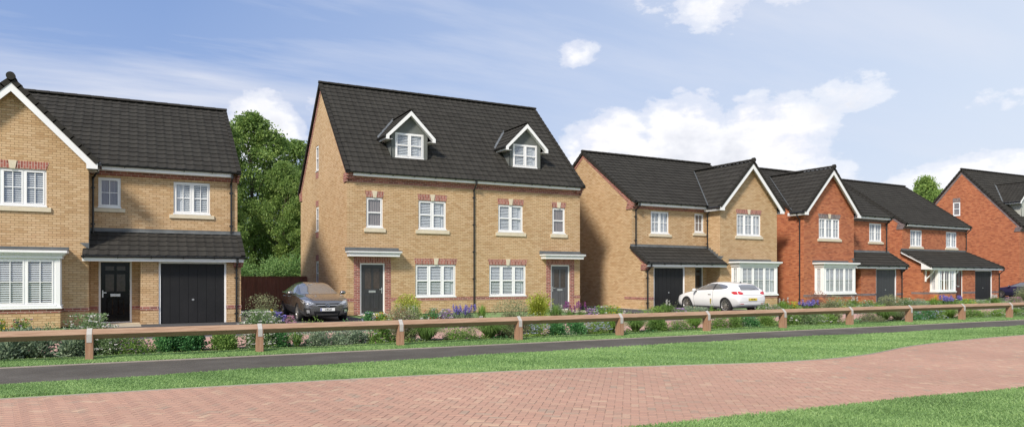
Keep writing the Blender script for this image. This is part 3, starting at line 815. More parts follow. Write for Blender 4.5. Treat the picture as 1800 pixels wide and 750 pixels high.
    # main eaves
    gutter(T, -.10, w0 - .05, .68, 5.42, root, fascia=(.18, w0 - .02), soffit=.30)
    gs = MB(T)
    u = wc_ - half
    gs.tube((u - .05, -.30, zwe - .04), (u - .05, .62, zwe - .04), .052, 8)
    u = wc_ + half
    gs.tube((u + .05, -.30, zwe - .04), (u + .05, .7, zwe - .04), .052, 8)
    gs.build('wing_gutter', M['pipe'], root)
    sfa = MB(T)
    for sg in (-1, 1):
        u = wc_ + sg * half; sfa.box(min(u, u - sg * .025), max(u, u - sg * .025), -.27, .9, zwe - .2, zwe - .02); ui = wc_ + sg * (w1 - w0) / 2
        sfa.box(min(u, ui), max(u, ui), -.27, .9, zwe - .2, zwe - .188)
    sfa.build('wing_fascia', M['white'], root)
    px = .22
    downpipe(T, [(px, .60, 5.36), (px, .62, 5.25), (px, .945, 5.0), (px, .945, 3.18)], root)
    downpipe(T, [(w0 - .22, .55, 5.28), (w0 - .22, .6, 5.15), (w0 - .09, .85, 4.95), (w0 - .09, .85, 3.1)], root)
    downpipe(T, [(.02 + .14, -.36, 2.25), (.16, -.36, 2.15), (.16, -.045, 1.9), (.16, -.045, 0.0)], root)
    if P_.get('wingpipe'): downpipe(T, [(w1 + .27, .25, 5.25), (w1 + .27, .25, 5.1), (w1 + .05, .25, 4.85), (w1 + .05, .25, 0.0)], root)
    # openings
    for a, b, z0, z1, n, fill, st in ups: window(T, a, b, z0, z1, root, n, st, fill, sill=(.14, .14), d=1.0)
    window(T, ww0, ww1, 3.85, 5.04, root, 3, 'cross', 'both', sill=(.15, .13), arch=.24, d=0.0, bricks=soldier)
    garage_door(T, g0, g1, 2.14, root, P_.get('gm', 'garage'))
    if door: panel_door(T, door[0], door[1], .03, 2.18, root, P_.get('dm', 'door_black'), d=1.0, handle_right=P_.get('hr', True), style='six')
    if door:
        st = MB(T); st.box(pier + .02, w0 - .02, .55, 1.0, 0, .028); st.build('doorstep', M['stone'], root)
    bay_window(T, P_['bay'][0], P_['bay'][1], root, bricks, band)
    # plinth edge strip
    return root, T
# ------------------------------------------------------------ the houses
detached('detached_house', (3.5, 27.6), 0, True,
         dict(garage=(.49, 2.66), pier=3.21, wing=(4.73, 8.9), wwin=(5.90, 7.71), door=(3.47, 4.48), bay=(5.48, 8.12), hr=True,
              upwin=[(.94, 2.15, 3.86, 5.02, 2, 'both', 'cross'), (3.81, 4.49, 3.99, 5.03, 1, 'drape', 'cross')], gm='garage', dm='door_black'),
         'buff brick house at the left edge with black front door and black garage')
_fx = lambda ox, oy, r, x: (ox + x * math.cos(R(r)), oy + x * math.sin(R(r)))
h3, T3 = detached('detached_house', _fx(22.35, 28.9, 1.5, .27), 1.5, False,
         dict(garage=(.59, 2.66), pier=3.36, wing=(5.13, 9.48), wwin=(6.35, 8.2), door=(3.90, 4.88), bay=(5.95, 8.82), hr=False,
              upwin=[(1.24, 2.47, 3.86, 5.03, 2, 'both', 'cross'), (4.26, 4.93, 3.99, 5.03, 1, 'drape', 'cross')], gm='garage', dm='door_slate'),
         'buff brick house with a gabled wing, behind the white hatchback')
detached('detached_house', _fx(32.3, 28.85, 2.0, 11.05), 2.0, True,
         dict(garage=(.66, 2.74), pier=4.2, wing=(4.89, 9.38), wwin=(6.2, 8.08), bay=(5.6, 8.45), wingpipe=True,
              upwin=[(.65, 1.93, 3.86, 5.03, 2, 'both', 'cross')], gm='garage_grey'),
         'red brick gabled house immediately right of the buff gabled house', bricks='red', band='slate', soldier='slate_soldier')

def town_house(name, loc, rz, label, W_, D, z_e, z_r, bricks, band, soldier, fronts, dormers, gwin, full=True):
    root = empty(name, (*loc, 0), R(rz)); tag(root, label, 'house')
    T = IDT; dr = D / 2; de = -.25
    slope = (z_r - z_e) / (dr - de); back = lambda z: de + (z - z_e) / slope
    w = MB(T)
    holes = []
    for k in fronts:
        if k[0] == 'w': holes.append(rect(*k[1:5]))
        if k[0] == 'd': holes.append(rect(k[1], k[2], .02, 2.2))
    w.sheet(rect(0, W_, 0, z_e + .05), holes, 0.0)
    TL = lambda u, d, z: (d, u, z)
    wl = MB(TL)
    zt = z_r - .10
    wl.sheet([(0, 0), (D, 0), (D, z_e + .1), (dr, zt), (0, z_e + .1)], [rect(*g[:4]) for g in gwin], 0.0)
    wl.poly([(0, W_, 0), (D, W_, 0), (D, W_, z_e + .1), (dr, W_, zt), (0, W_, z_e + .1)])
    wl.poly([(D, 0, 0), (D, W_, 0), (D, W_, z_e + .1), (D, 0, z_e + .1)])
    wl.bm.faces.ensure_lookup_table()
    wl.build('gable_walls', M[bricks], root); w.build('front_wall', M[bricks], root)
    for g in gwin:
        f = window(TL, *g[:4], root, 1, 'sash', 'drape', d=0.0, name='gable_window', rv=.02)
        if len(g) > 4:
            lb = MB(TL)
            for z0, z1 in g[4]: lb.box(g[0] + .0, g[1] - .0, -.009, .05, z0, z1)
            lb.build('brick_lintel', M[soldier], f)
    bd = MB(T)
    # plinth band broken at the doors
    xs = [-.010]; 
    for k in sorted([k for k in fronts if k[0] == 'd'], key=lambda k: k[1]): xs += [k[1] - .27, k[2] + .27]
    xs.append(W_ + .010)
    for a, b in zip(xs[0::2], xs[1::2]): add_bands(bd, a, b, 0, .57, .72)
    bd.box(-.010, .02, .0305, .9, .57, .72); bd.box(W_ - .02, W_ + .010, .0305, .9, .57, .72)
    zb = z_e - .42
    bd.box(-.012, W_ + .012, -.012, .03, zb, zb + .14); bd.box(-.012, W_ + .012, -.045, .03, zb + .1405, zb + .30)
    for u, s_ in ((0, -1), (W_, 1)):
        bd.box(min(u + s_ * .05, u - s_ * .01), max(u + s_ * .05, u - s_ * .01), -.06, .40, zb - .0, zb + .12)
        bd.box(min(u + s_ * .06, u - s_ * .3), max(u + s_ * .06, u - s_ * .3), -.13, .36, zb + .1205, zb + .24)
        bd.box(min(u + s_ * .07, u - s_ * .3), max(u + s_ * .07, u - s_ * .3), -.22, .30, zb + .2405, zb + .36)
        bd.box(min(u + s_ * .05, u - s_ * .01), max(u + s_ * .05, u - s_ * .01), D - .40, D + .06, zb - .0, zb + .12)
        bd.box(min(u + s_ * .06, u - s_ * .01), max(u + s_ * .06, u - s_ * .01), D - .36, D + .13, zb + .1205, zb + .42)
    bd.build('brick_bands', M[band], root)
    tr = MB(T)
    for a, b in (((0.0, z_e + .05), (dr, z_r - .16)), ((D, z_e + .05), (dr, z_r - .16))):
        tr.hexa([(-.014, a[0], a[1] - .26), (-.014, b[0], b[1] - .26), (.01, b[0], b[1] - .26), (.01, a[0], a[1] - .26),
                 (-.014, a[0], a[1] + .0), (-.014, b[0], b[1] + .0), (.01, b[0], b[1] + .0), (.01, a[0], a[1] + .0)])
    tr.build('verge_brick_course', M[band], root)
    main_roof(T, -.09, W_ + .09, de, z_e, dr, z_r, root, seed=int(W_ * 3))
    gutter(T, -.09, W_ + .10, de - .02, z_e - .02, root, fascia=(.20, W_ - .14), soffit=.23, fh=.14)
    for c, d_, wd, half, mt, he, ha in dormers:
        zb_ = z_e + (d_ - de) * slope
        dormer(T, c, d_, wd, zb_ - .10, zb_ + he, zb_ + ha, root, back, m=mt, half=half, win=(c - .66, c + .66, zb_ + .03, zb_ + 1.13))
    for k in fronts:
        if k[0] == 'w':
            _, a, b, z0, z1, n, fill, sill = k
            window(T, a, b, z0, z1, root, n, 'sash', fill, sill=sill, arch=.26, bricks=soldier, ext=.05 if n < 3 else .07)
        elif k[0] == 'd':
            _, a, b, m_, hr = k
            s = MB(T)
            s.box(a - .27, a - .002, -.010, .03, 0.02, 2.20); s.box(b + .002, b + .27, -.010, .03, 0.02, 2.20)
            s.build('brick_surround', M[band], root)
            s = MB(T); s.box(a - .27, b + .27, -.010, .03, 2.2005, 2.47); s.build('soldier_course', M[soldier], root)
            panel_door(T, a, b, .03, 2.20, root, m_, d=0.0, handle_right=hr, style='four')
            door_canopy(T, a - .52, b + .50, root)
            s = MB(T); s.box(a - .1, b + .1, -.35, .1, 0, .028); s.build('doorstep', M['stone'], root)
        elif k[0] == 'p':
            downpipe(T, [(k[1], -.33, z_e - .06), (k[1], -.33, z_e - .16), (k[1], -.05, z_e - .5), (k[1], -.05, 0)], root)
    return root

town_house('semi_detached_houses', (8, 30.1), 0, 'pair of tall buff brick houses with two dormers and one grey roof', 11.58, 9.3, 6.02, 10.78, 'buff', 'plum', 'plum_soldier',
    [('w', .83, 1.56, 3.70, 5.0, 1, 'drape', (.17, .11)), ('w', 3.17, 4.48, 3.70, 4.98, 2, 'both', (.17, .14)), ('w', 7.08, 8.39, 3.70, 4.98, 2, 'both', (.17, .14)), ('w', 10.0, 10.73, 3.70, 4.96, 1, 'drape', (.17, .11)),
     ('w', 3.03, 4.95, .72, 2.17, 3, 'both', None), ('w', 6.62, 8.55, .72, 2.17, 3, 'both', None),
     ('d', .56, 1.64, 'door_grey', True), ('d', 9.92, 10.98, 'door_slate', False), ('p', 5.83)],
    [(2.97, .60, 1.70, 1.15, 'render', .95, 2.10), (8.83, .60, 1.70, 1.15, 'render', .95, 2.10)],
    [(5.15, 5.75, 6.72, 7.95, [(6.38, 6.66)]), (5.15, 5.75, 3.80, 5.0, [(5.03, 5.30), (3.5, 3.76)]), (5.15, 5.75, 1.2, 2.38, [(2.41, 2.68)])])

town_house('tall_house', (65, 33.6), 0, 'red brick house with a tall gable end at the far right, behind the blue car', 11.6, 9.4, 5.80, 11.1, 'red', 'slate', 'slate_soldier',
    [('w', 3.17, 4.48, 3.70, 4.98, 2, 'both', (.17, .14))],
    [(2.78, .60, 2.8, 1.9, 'render_pale', 1.25, 3.0)],
    [(4.85, 5.5, 7.05, 8.25, [(8.27, 8.62)])])

def cottage():
    """red brick house whose long lean-to roof shelters bay, front door and garage"""
    root = empty('porch_house', (47.2, 32.6, 0), R(2.5)); tag(root, 'red brick house with a long tiled porch roof on white brackets', 'house')
    T = IDT; a, b = 1.15, 9.35; D = 9.8; dr = 4.9; ze, zr = 5.40, 9.02; de = -.3
    w = MB(T)
    ups = [(2.10, 3.57, 3.80, 5.0), (6.64, 8.09, 3.80, 5.0)]
    w.sheet(rect(a, b, 0, ze), [rect(*u) for u in ups], 0.0)
    for u in (a, b): w.poly([(u, 0, 0), (u, D, 0), (u, D, ze), (u, dr, zr - .1), (u, 0, ze)])
    w.poly([(a, D, 0), (b, D, 0), (b, D, ze), (a, D, ze)])
    # ground floor front, set forward
    fy = -1.45; gy = -1.9
    w.sheet(rect(a, 5.35, 0, 2.5), [], fy)
    w.poly([(a, fy, 0), (a, 0, 0), (a, 0, 3.45), (a, fy, 2.62)])
    w.sheet(rect(5.35, 10.23, 0, 2.3), [rect(6.94, 9.27, 0, 2.10)], gy)
    w.poly([(5.35, gy, 0), (5.35, fy, 0), (5.35, fy, 2.3), (5.35, gy, 2.3)])
    w.poly([(10.23, gy, 0), (10.23, .6, 0), (10.23, .6, 3.1), (10.23, gy, 2.3)])
    w.build('walls', M['red'], root)
    bd = MB(T)
    add_bands(bd, a - .010, 4.34, fy, .44, .575); bd.box(a - .010, a + .03, fy + .0305, fy + .8, .44, .575)
    add_bands(bd, 5.34, 6.94, gy, .44, .575); add_bands(bd, 9.27, 10.24, gy, .44, .575)
    bd.box(a - .012, b + .012, -.012, .03, 5.06, 5.2); bd.box(a - .012, b + .012, -.04, .03, 5.2005, 5.31)
    for u, s_ in ((a, -1), (b, 1)):
        bd.box(min(u + s_ * .05, u - s_ * .01), max(u + s_ * .05, u - s_ * .01), -.06, .42, 5.0, 5.12)
        bd.box(min(u + s_ * .06, u - s_ * .01), max(u + s_ * .06, u - s_ * .01), -.15, .38, 5.1205, 5.24)
        bd.box(min(u + s_ * .07, u - s_ * .01), max(u + s_ * .07, u - s_ * .01), -.24, .34, 5.2405, 5.38)
    bd.build('brick_bands', M['slate'], root)
    tr = MB(T)
    for p, q in (((.0, ze + .06), (dr, zr - .14)), ((D, ze + .06), (dr, zr - .14))):
        tr.hexa([(a - .014, p[0], p[1] - .24), (a - .014, q[0], q[1] - .24), (a + .01, q[0], q[1] - .24), (a + .01, p[0], p[1] - .24),
                 (a - .014, p[0], p[1] + .0), (a - .014, q[0], q[1] + .0), (a + .01, q[0], q[1] + .0), (a + .01, p[0], p[1] + .0)])
    tr.build('verge_brick_course', M['slate'], root)
    main_roof(T, a - .09, b + .09, de, ze, dr, zr, root, seed=5)
    gutter(T, a + .05, b + .10, de - .02, ze - .02, root, fascia=(a + .1, b - .03), soffit=.28)
    for u in ups: window(T, *u, root, 2, 'cross', 'both', sill=(.15, .13))
    # long roof
    ey = -2.15; ez = 2.34; tz = 3.50
    roof_tiles('porch_roof', T, (a - .2, ey, ez), (1, 0, 0), (0, -.01 - ey, tz - ez), lambda t: (0, 9.33 + .95 * (1 - t) - (a - .2)), root, row=.30, seed=8)
    verge(T, (a - .2, ey - .02, ez), (a - .2, -.01, tz), root, out=(-1, 0, 0))
    verge(T, (10.33, ey - .02, ez), (9.36, -.01, tz), root, out=(1, 0, 0))
    f = MB(T); f.box(a - .2, b, -.02, -.002, tz + .02, tz + .13); f.build('lead_flashing', M['lead'], root)
    gutter(T, a - .18, 10.36, ey - .02, ez - .03, root, fascia=(a - .2, 10.30), soffit=.05, fh=.17)
    v = MB(T)
    v.prism_u([(ey, ez + .0), (-.02, tz - .02), (-.02, tz - .20), (fy - .02, ez + .20), (fy - .02, ez - .20), (ey, ez - .20)], a - .22, a - .18)
    v.box(a - .18, 5.35, ey + .03, fy - .002, ez - .20, ez - .185); v.box(5.35, 10.25, ey + .03, gy - .002, ez - .20, ez - .185)
    v.build('porch_bargeboard', M['white'], root, bevel=.003)
    for u in (a + .28, 4.42):
        br = MB(T)
        br.box(u - .045, u + .045, fy - .09, fy - .002, 1.30, 2.13); br.box(u - .045, u + .045, ey + .05, fy - .09, 2.05, 2.135)
        br.hexa([(u - .035, fy - .09, 1.42), (u + .035, fy - .09, 1.42), (u + .035, fy - .09, 1.53), (u - .035, fy - .09, 1.53),
                 (u - .035, ey + .10, 1.94), (u + .035, ey + .10, 1.94), (u + .035, ey + .10, 2.05), (u - .035, ey + .10, 2.05)])
        br.build('porch_bracket', M['white'], root, bevel=.005)
    # bay under the roof
    bf = -2.02
    bb = MB(T); bb.box(2.02, 4.2, bf, fy + .02, 0, .44); bb.build('bay_brickwork', M['red'], root)
    bb = MB(T); bb.box(2.01, 4.21, bf - .012, fy + .02, .4405, .56); bb.build('bay_brick_band', M['slate'], root)
    s = MB(T); s.box(1.98, 4.24, bf - .06, fy + .01, .5605, .63); s.build('bay_sill', M['white'], root, bevel=.006)
    p = MB(T); 
    for u in (2.02, 4.08): p.box(u, u + .12, bf, bf + .12, .63, 2.13)
    p.box(2.02, 2.10, fy - .06, fy + .01, .63, 2.13); p.box(4.12, 4.2, fy - .06, fy + .01, .63, 2.13); p.build('bay_posts', M['white'], root)
    window(T, 2.14, 4.08, .63, 2.13, root, 3, 'cross', 'sheer', d=bf - .02, name='bay_front_window', rv=.03)
    for uu, sg in ((2.02, 1), (4.2, -1)):
        T2 = (lambda uu, sg: (lambda u, dd, z: (uu + sg * dd, u, z)))(uu, sg)
        window(T2, bf + .12, fy - .06, .63, 2.13, root, 1, 'cross', 'sheer', d=-.01, name='bay_side_window', rv=.03)
    panel_door(T, 4.33, 5.345, .03, 2.13, root, 'door_brown', d=gy + .02, handle_right=False, style='four')
    T_g = lambda u, d, z: (u, d + gy, z)
    garage_door(T_g, 6.94, 9.27, 2.10, root, 'garage')
    downpipe(T, [(9.36, -.34, ze - .08), (9.36, -.34, ze - .2), (9.3, -.05, ze - .5), (9.3, -.05, tz + .1)], root)
    downpipe(T, [(10.30, ey - .07, ez - .06), (10.30, ey - .07, ez - .2), (10.19, gy - .05, ez - .5), (10.19, gy - .05, 0)], root)
    return root
cottage()
# ------------------------------------------------------------ ground
def ground_mat(name, stops, nscale, rough=0.9, bump=0.4, bscale=80, detail=6, fine=None):
    m, t, b = mat(name, stops[0][1], rough, spec=0.25)
    tc = t.n.new('ShaderNodeTexCoord')
    n = t.noise(tc.outputs['Object'], nscale, detail, 0.65); n2 = t.noise(tc.outputs['Object'], fine or bscale, 3, 0.7)
    f = t.math('ADD', t.math('MULTIPLY', n, 0.55), t.math('MULTIPLY', n2, 0.45))
    t.link(t.ramp(f, stops), b.inputs['Base Color']); bumpit(t, b, n2, bump, 0.01)
    return m
M['lawn'] = ground_mat('lawn_turf', [(.3, (.12, .20, .075)), (.5, (.18, .285, .11)), (.72, (.25, .37, .16))], 1.5, fine=60)
M['tarmac'] = ground_mat('tarmac', [(.34, (.058, .050, .041)), (.5, (.090, .080, .067)), (.68, (.150, .136, .118))], 0.7, bump=0.5, bscale=90)
M['drive'] = ground_mat('drive_tarmac', [(.3, (.050, .050, .052)), (.5, (.075, .074, .076)), (.72, (.105, .104, .106))], 0.8, bump=0.4, bscale=120)
M['soil'] = ground_mat('bark_mulch', [(.3, (.02, .012, .008)), (.5, (.045, .028, .018)), (.72, (.09, .06, .04))], 5, fine=50)
M['edging'] = simple('concrete_edging', (.36, .31, .27), 0.85, var=0.12, nscale=8, bump=0.2)
M['paving_strip'] = simple('pale_slab', (.42, .37, .29), 0.85, var=0.10, nscale=3, bump=0.2)

def paver_mat():
    m, t, b = mat('clay_paver', (.4, .2, .15), 0.82, spec=0.25)
    at = t.n.new('ShaderNodeAttribute'); at.attribute_name = 'rnd'
    tc = t.n.new('ShaderNodeTexCoord')
    n = t.noise(tc.outputs['Object'], 30, 4, 0.65); n2 = t.noise(tc.outputs['Object'], 0.35, 4, 0.6)
    f = t.math('ADD', at.outputs['Fac'], t.math('MULTIPLY', t.math('SUBTRACT', n, 0.5), 0.25), clamp=True)
    c = t.ramp(f, [(0, (.37, .27, .20)), (.06, (.41, .255, .185)), (.25, (.435, .255, .185)), (.55, (.43, .26, .19)), (.85, (.445, .27, .195)), (.95, (.46, .295, .21)), (1.0, (.50, .345, .24))])
    c = t.mix(1.0, c, t.ramp(n2, [(0.3, (.86,)*3), (0.7, (1.05,)*3)]), 'MULTIPLY')
    t.link(c, b.inputs['Base Color']); bumpit(t, b, n, 0.3, 0.004)
    return m
M['paver'] = paver_mat()
M['paver_joint'] = simple('joint_sand', (.42, .29, .22), 0.95, var=0.12, nscale=20)

def curve_pts(pts, sub=6):
    """Catmull-Rom through the given points"""
    P_ = [Vector((*p, 0)) for p in pts]; out = []
    for i in range(len(P_) - 1):
        a = P_[max(0, i - 1)]; b = P_[i]; c = P_[i + 1]; d = P_[min(len(P_) - 1, i + 2)]
        for k in range(sub):
            t = k / sub
            q = 0.5 * ((2 * b) + (c - a) * t + (2 * a - 5 * b + 4 * c - d) * t * t + (3 * b - a - 3 * c + d) * t ** 3)
            out.append((q.x, q.y))
    out.append((P_[-1].x, P_[-1].y)); return out
def interp(curve, x):
    xs = [p[0] for p in curve]; ys = [p[1] for p in curve]
    return np.interp(x, xs, ys)
def strip(name, lower, upper, z, m, thick=0.0, kind='structure'):
    """ground sheet between two curves that run along x"""
    xs = sorted(set([round(p[0], 3) for p in lower] + [round(p[0], 3) for p in upper]))
    V = []; F = []
    for x in xs:
        V += [(x, float(interp(lower, x)), z), (x, float(interp(upper, x)), z), (x, float(interp(lower, x)), z - thick), (x, float(interp(upper, x)), z - thick)]
    for i in range(len(xs) - 1):
        a, b = 4 * i, 4 * i + 4
        F.append((a, b, b + 1, a + 1))
        if thick: F += [(a, a + 2, b + 2, b), (a + 1, b + 1, b + 3, a + 3)]
    me = bpy.data.meshes.new(name); me.from_pydata(V, [], F); me.materials.append(m)
    o = link_mesh(name, me); tag(o, kind=kind); return o
def flat(name, pts, z, m, kind='structure'):
    me = bpy.data.meshes.new(name); me.from_pydata([(x, y, z) for x, y in pts], [], [tuple(range(len(pts)))]); me.materials.append(m)
    o = link_mesh(name, me); tag(o, kind=kind); return o

flat('ground', [(-400, -300), (600, -300), (600, 700), (-400, 700)], -0.030, M['lawn'])
EDGE_A = curve_pts([(-14, 11.9), (-6, 11.75), (-1.5, 11.52), (1.65, 11.33), (5.7, 10.92), (8.4, 10.30), (10.9, 9.72), (13.2, 9.80), (16.0, 10.58), (18.9, 11.0), (21.8, 11.16), (30, 11.3), (70, 11.6)])
EDGE_N = curve_pts([(-14, 5.2), (2.0, 6.0), (5.2, 6.1), (6.9, 5.98), (8.9, 5.93), (11.2, 5.72), (16, 5.3), (24, 4.9), (70, 4.5)])
PATH_N = curve_pts([(-14, 12.4), (-1.7, 12.82), (1.8, 13.05), (5.4, 13.2), (10.5, 13.45), (16.6, 13.42), (23, 13.2), (70, 13.0)])
PATH_F = [(-14, 15.42), (0, 15.42), (30, 15.12), (70, 15.0)]
strip('path', PATH_N, PATH_F, 0.004, M['tarmac'])
strip('lawn', EDGE_A, PATH_N, 0.022, M['lawn'], .05)
strip('near_lawn', [(-14, -20), (70, -20)], EDGE_N, 0.022, M['lawn'], .05)
VERGE_F = [(-14, 17.25), (70, 17.25)]
strip('verge', PATH_F, VERGE_F, 0.022, M['lawn'], .05)
strip('planting_soil', [(-14, 16.45), (70, 16.45)], [(-14, 17.2), (70, 17.2)], 0.03, M['soil'])
# thin edging kerbs
def kerb(curve, w, z, name='edging'):
    lo = [(x, y - w / 2) for x, y in curve]; hi = [(x, y + w / 2) for x, y in curve]
    return strip(name, lo, hi, z, M['edging'], .06)
kerb(PATH_F, .02, .024); kerb(EDGE_A, .035, .018)
kerb([(-14, 17.3), (70, 17.3)], .1, .035)

# block paved road: real blocks laid in herringbone
def herringbone(name, inside, x0, x1, y0, y1, ang, z=0.0):
    rg = np.random.default_rng(5); w = 0.1; c, s = math.cos(ang), math.sin(ang)
    V = []; F = []; rn = []
    cor = [(x0, y0), (x1, y0), (x1, y1), (x0, y1)]
    q = [((x * c + y * s) / w, (-x * s + y * c) / w) for x, y in cor]
    a0, a1 = int(min(p[0] for p in q)) - 2, int(max(p[0] for p in q)) + 2
    b0, b1 = int(min(p[1] for p in q)) - 2, int(max(p[1] for p in q)) + 2
    g = .0025; bv = .005
    for a in range(a0, a1):
        for b in range(b0, b1):
            r = (a - b) % 4
            if r == 0: W2, H2 = 2, 1
            elif r == 3: W2, H2 = 1, 2
            else: continue
            cx_, cy_ = (a + W2 / 2) * w, (b + H2 / 2) * w
            X, Y = cx_ * c - cy_ * s, cx_ * s + cy_ * c
            if not (x0 < X < x1 and inside(X, Y)): continue
            hw, hh = W2 * w / 2 - g, H2 * w / 2 - g; dz = rg.normal(0, .0006)
            base = len(V)
            for (e, zz) in ((0, z - .001), (bv, z + .0035 + dz)):
                for ux, uy in ((-1, -1), (1, -1), (1, 1), (-1, 1)):
                    px, py = cx_ + ux * (hw - e), cy_ + uy * (hh - e)
                    V.append((px * c - py * s, px * s + py * c, zz))
            F += [(base + 4, base + 5, base + 6, base + 7)] + [(base + i, base + (i + 1) % 4, base + 4 + (i + 1) % 4, base + 4 + i) for i in range(4)]
            k = rg.random(); rn += [k] * 5
    me = np_mesh(name, V, F, rn, M['paver']); o = link_mesh(name, me); tag(o, kind='structure'); return o
E_A = np.array(EDGE_A); E_N = np.array(EDGE_N)
def on_road(X, Y): return np.interp(X, E_N[:, 0], E_N[:, 1]) - .08 < Y < np.interp(X, E_A[:, 0], E_A[:, 1]) + .05
herringbone('block_paving', on_road, -3.5, 34, 4.0, 12.0, R(90 - 37), 0.0)
strip('road', EDGE_N, EDGE_A, -.0035, M['paver_joint'])
def brick_ground(name, c1, c2, mo):
    m, t, b = mat(name, c1, 0.85, spec=0.25)
    tc = t.n.new('ShaderNodeTexCoord'); bt = t.n.new('ShaderNodeTexBrick'); bt.offset = .5
    mp = t.n.new('ShaderNodeMapping'); mp.inputs['Rotation'].default_value = (0, 0, R(45)); t.link(tc.outputs['Object'], mp.inputs[0]); t.link(mp.outputs[0], bt.inputs['Vector'])
    for k, v in (('Scale', 1.0), ('Mortar Size', 0.004), ('Bias', 0.0), ('Brick Width', .2), ('Row Height', .1)): bt.inputs[k].default_value = v
    bt.inputs['Color1'].default_value = (*c1, 1); bt.inputs['Color2'].default_value = (*c2, 1); bt.inputs['Mortar'].default_value = (*mo, 1)
    n = t.noise(tc.outputs['Object'], .8, 5, .6)
    t.link(t.mix(1.0, bt.outputs['Color'], t.ramp(n, [(.3, (.86,)*3), (.7, (1.05,)*3)]), 'MULTIPLY'), b.inputs['Base Color']); return m
M['far_paver'] = brick_ground('far_paver', (.46, .27, .22), (.54, .32, .26), (.36, .25, .21))
strip('far_road', [(-14, 17.35), (90, 17.35)], [(-14, 20.9), (90, 20.9)], 0.0, M['far_paver'])
kerb([(-14, 20.95), (90, 20.95)], .1, .02)
# front gardens, drives
def drive(x0, x1, y1, name='driveway', m='drive', y0=20.9, z=.006):
    return flat(name, [(x0, y0), (x1, y0), (x1, y1), (x0, y1)], z, M[m])
drive(-1.35, 3.6, 28.7); drive(3.85, 7.9, 38); drive(22.9, 26.9, 30.5); drive(20.1, 22.55, 38.0, 'side_path')
drive(39.6, 43.8, 30.5); drive(53.0, 57.6, 31.2); drive(58.4, 64.8, 38)
drive(-1.3, .3, 28.6, 'entrance_path', 'paving_strip', 26.4, .010); drive(3.5, 4.1, 37.5, 'side_slabs', 'paving_strip', 27.0, .010)
drive(8.4, 9.8, 30.1, 'entrance_path', 'paving_strip', 27.6, .010); drive(17.6, 19.2, 30.1, 'entrance_path', 'paving_strip', 27.6, .010)
drive(22.15, 22.62, 38.4, 'wall_edging_strip', 'paving_strip', 28.3, .012)
drive(44.6, 47.6, 31.1, 'side_slabs', 'paving_strip', 30.4, .010)
for i, (a, b) in enumerate(((-6, -1.4), (8.0, 19.9), (27, 31.5), (32.5, 39.4), (44, 52.8), (57.7, 58.3))):
    o = flat('flower_bed', [(a, 21.0), (b, 21.0), (b, 22.3), (a, 22.3)], .012, M['soil'])

# ------------------------------------------------------------ grass blades
def grass(name, region, n, h, label, seed):
    """region(k)-> arrays x,y"""
    rg = np.random.default_rng(seed); x, y = region(rg, n); n = len(x)
    d = np.hypot(x, y)
    hh = h * rg.uniform(.45, 1.25, n) * (1 + .25 * np.sin(x * 1.9 + y * 2.3) * np.sin(y * 3.1 - x * .7)); w = .0021 * (1 + d / 5.0)
    a = rg.uniform(0, 2 * np.pi, n); lean = rg.uniform(.15, .95, n) * hh; la = rg.uniform(0, 2 * np.pi, n)
    wx, wy = np.cos(a) * w, np.sin(a) * w; z0 = .018
    b0 = np.stack([x - wx, y - wy, np.full(n, z0)], 1); b1 = np.stack([x + wx, y + wy, np.full(n, z0)], 1)
    mx = x + np.cos(la) * lean * .35; my = y + np.sin(la) * lean * .35
    m0 = np.stack([mx - wx * .8, my - wy * .8, z0 + hh * .6], 1); m1 = np.stack([mx + wx * .8, my + wy * .8, z0 + hh * .6], 1)
    t0 = np.stack([x + np.cos(la) * lean - wx * .12, y + np.sin(la) * lean - wy * .12, z0 + hh * .92], 1); t1 = np.stack([x + np.cos(la) * lean + wx * .12, y + np.sin(la) * lean + wy * .12, z0 + hh * .92], 1)
    V = np.stack([b0, b1, m0, m1, t0, t1], 1).reshape(-1, 3)
    i = np.arange(n)[:, None] * 6
    F = np.concatenate([i + np.array([[0, 1, 3, 2]]), i + np.array([[2, 3, 5, 4]])], 1).reshape(-1, 4)
    patch = .5 + .22 * np.sin(x * .9 + 1.3 * np.sin(y * 1.7)) * np.sin(y * 1.3 + x * .4) + .10 * np.sin(x * 5 + y * 3) + rg.normal(0, .17, n)
    r = np.repeat(np.clip(patch, 0, 1), 2)
    me = np_mesh(name, V, F, r, L['blade']); o = link_mesh(name, me); tag(o, label, 'grass', kind='stuff'); return o
def between(lo, hi, x0, x1, padlo=0, padhi=0, tight=1.0):
    lo = np.array(lo); hi = np.array(hi)
    def f(rg, n):
        # more blades near the camera, fewer far off along the street
        u = rg.random(n) ** tight; x = x0 + (x1 - x0) * u
        a = np.interp(x, lo[:, 0], lo[:, 1]) - padlo; b = np.interp(x, hi[:, 0], hi[:, 1]) + padhi
        return x, a + (b - a) * rg.random(n)
    return f
grass('grass', between(EDGE_A, PATH_N, -2.5, 34, -.01, .02, 1.4), 170000, .036, 'green strip of lawn between the block road and the tarmac path', 1)
grass('grass', between(PATH_F, [(-14, 16.7), (70, 16.7)], -3, 36, -.01, 0, 1.4), 110000, .036, 'narrow strip of grass under the knee rail', 2)
grass('grass', between([(-14, 3.9), (70, 3.9)], EDGE_N, 3.0, 15, 0, .05, 1.2), 105000, .042, 'lawn in the bottom right corner of the picture', 3)

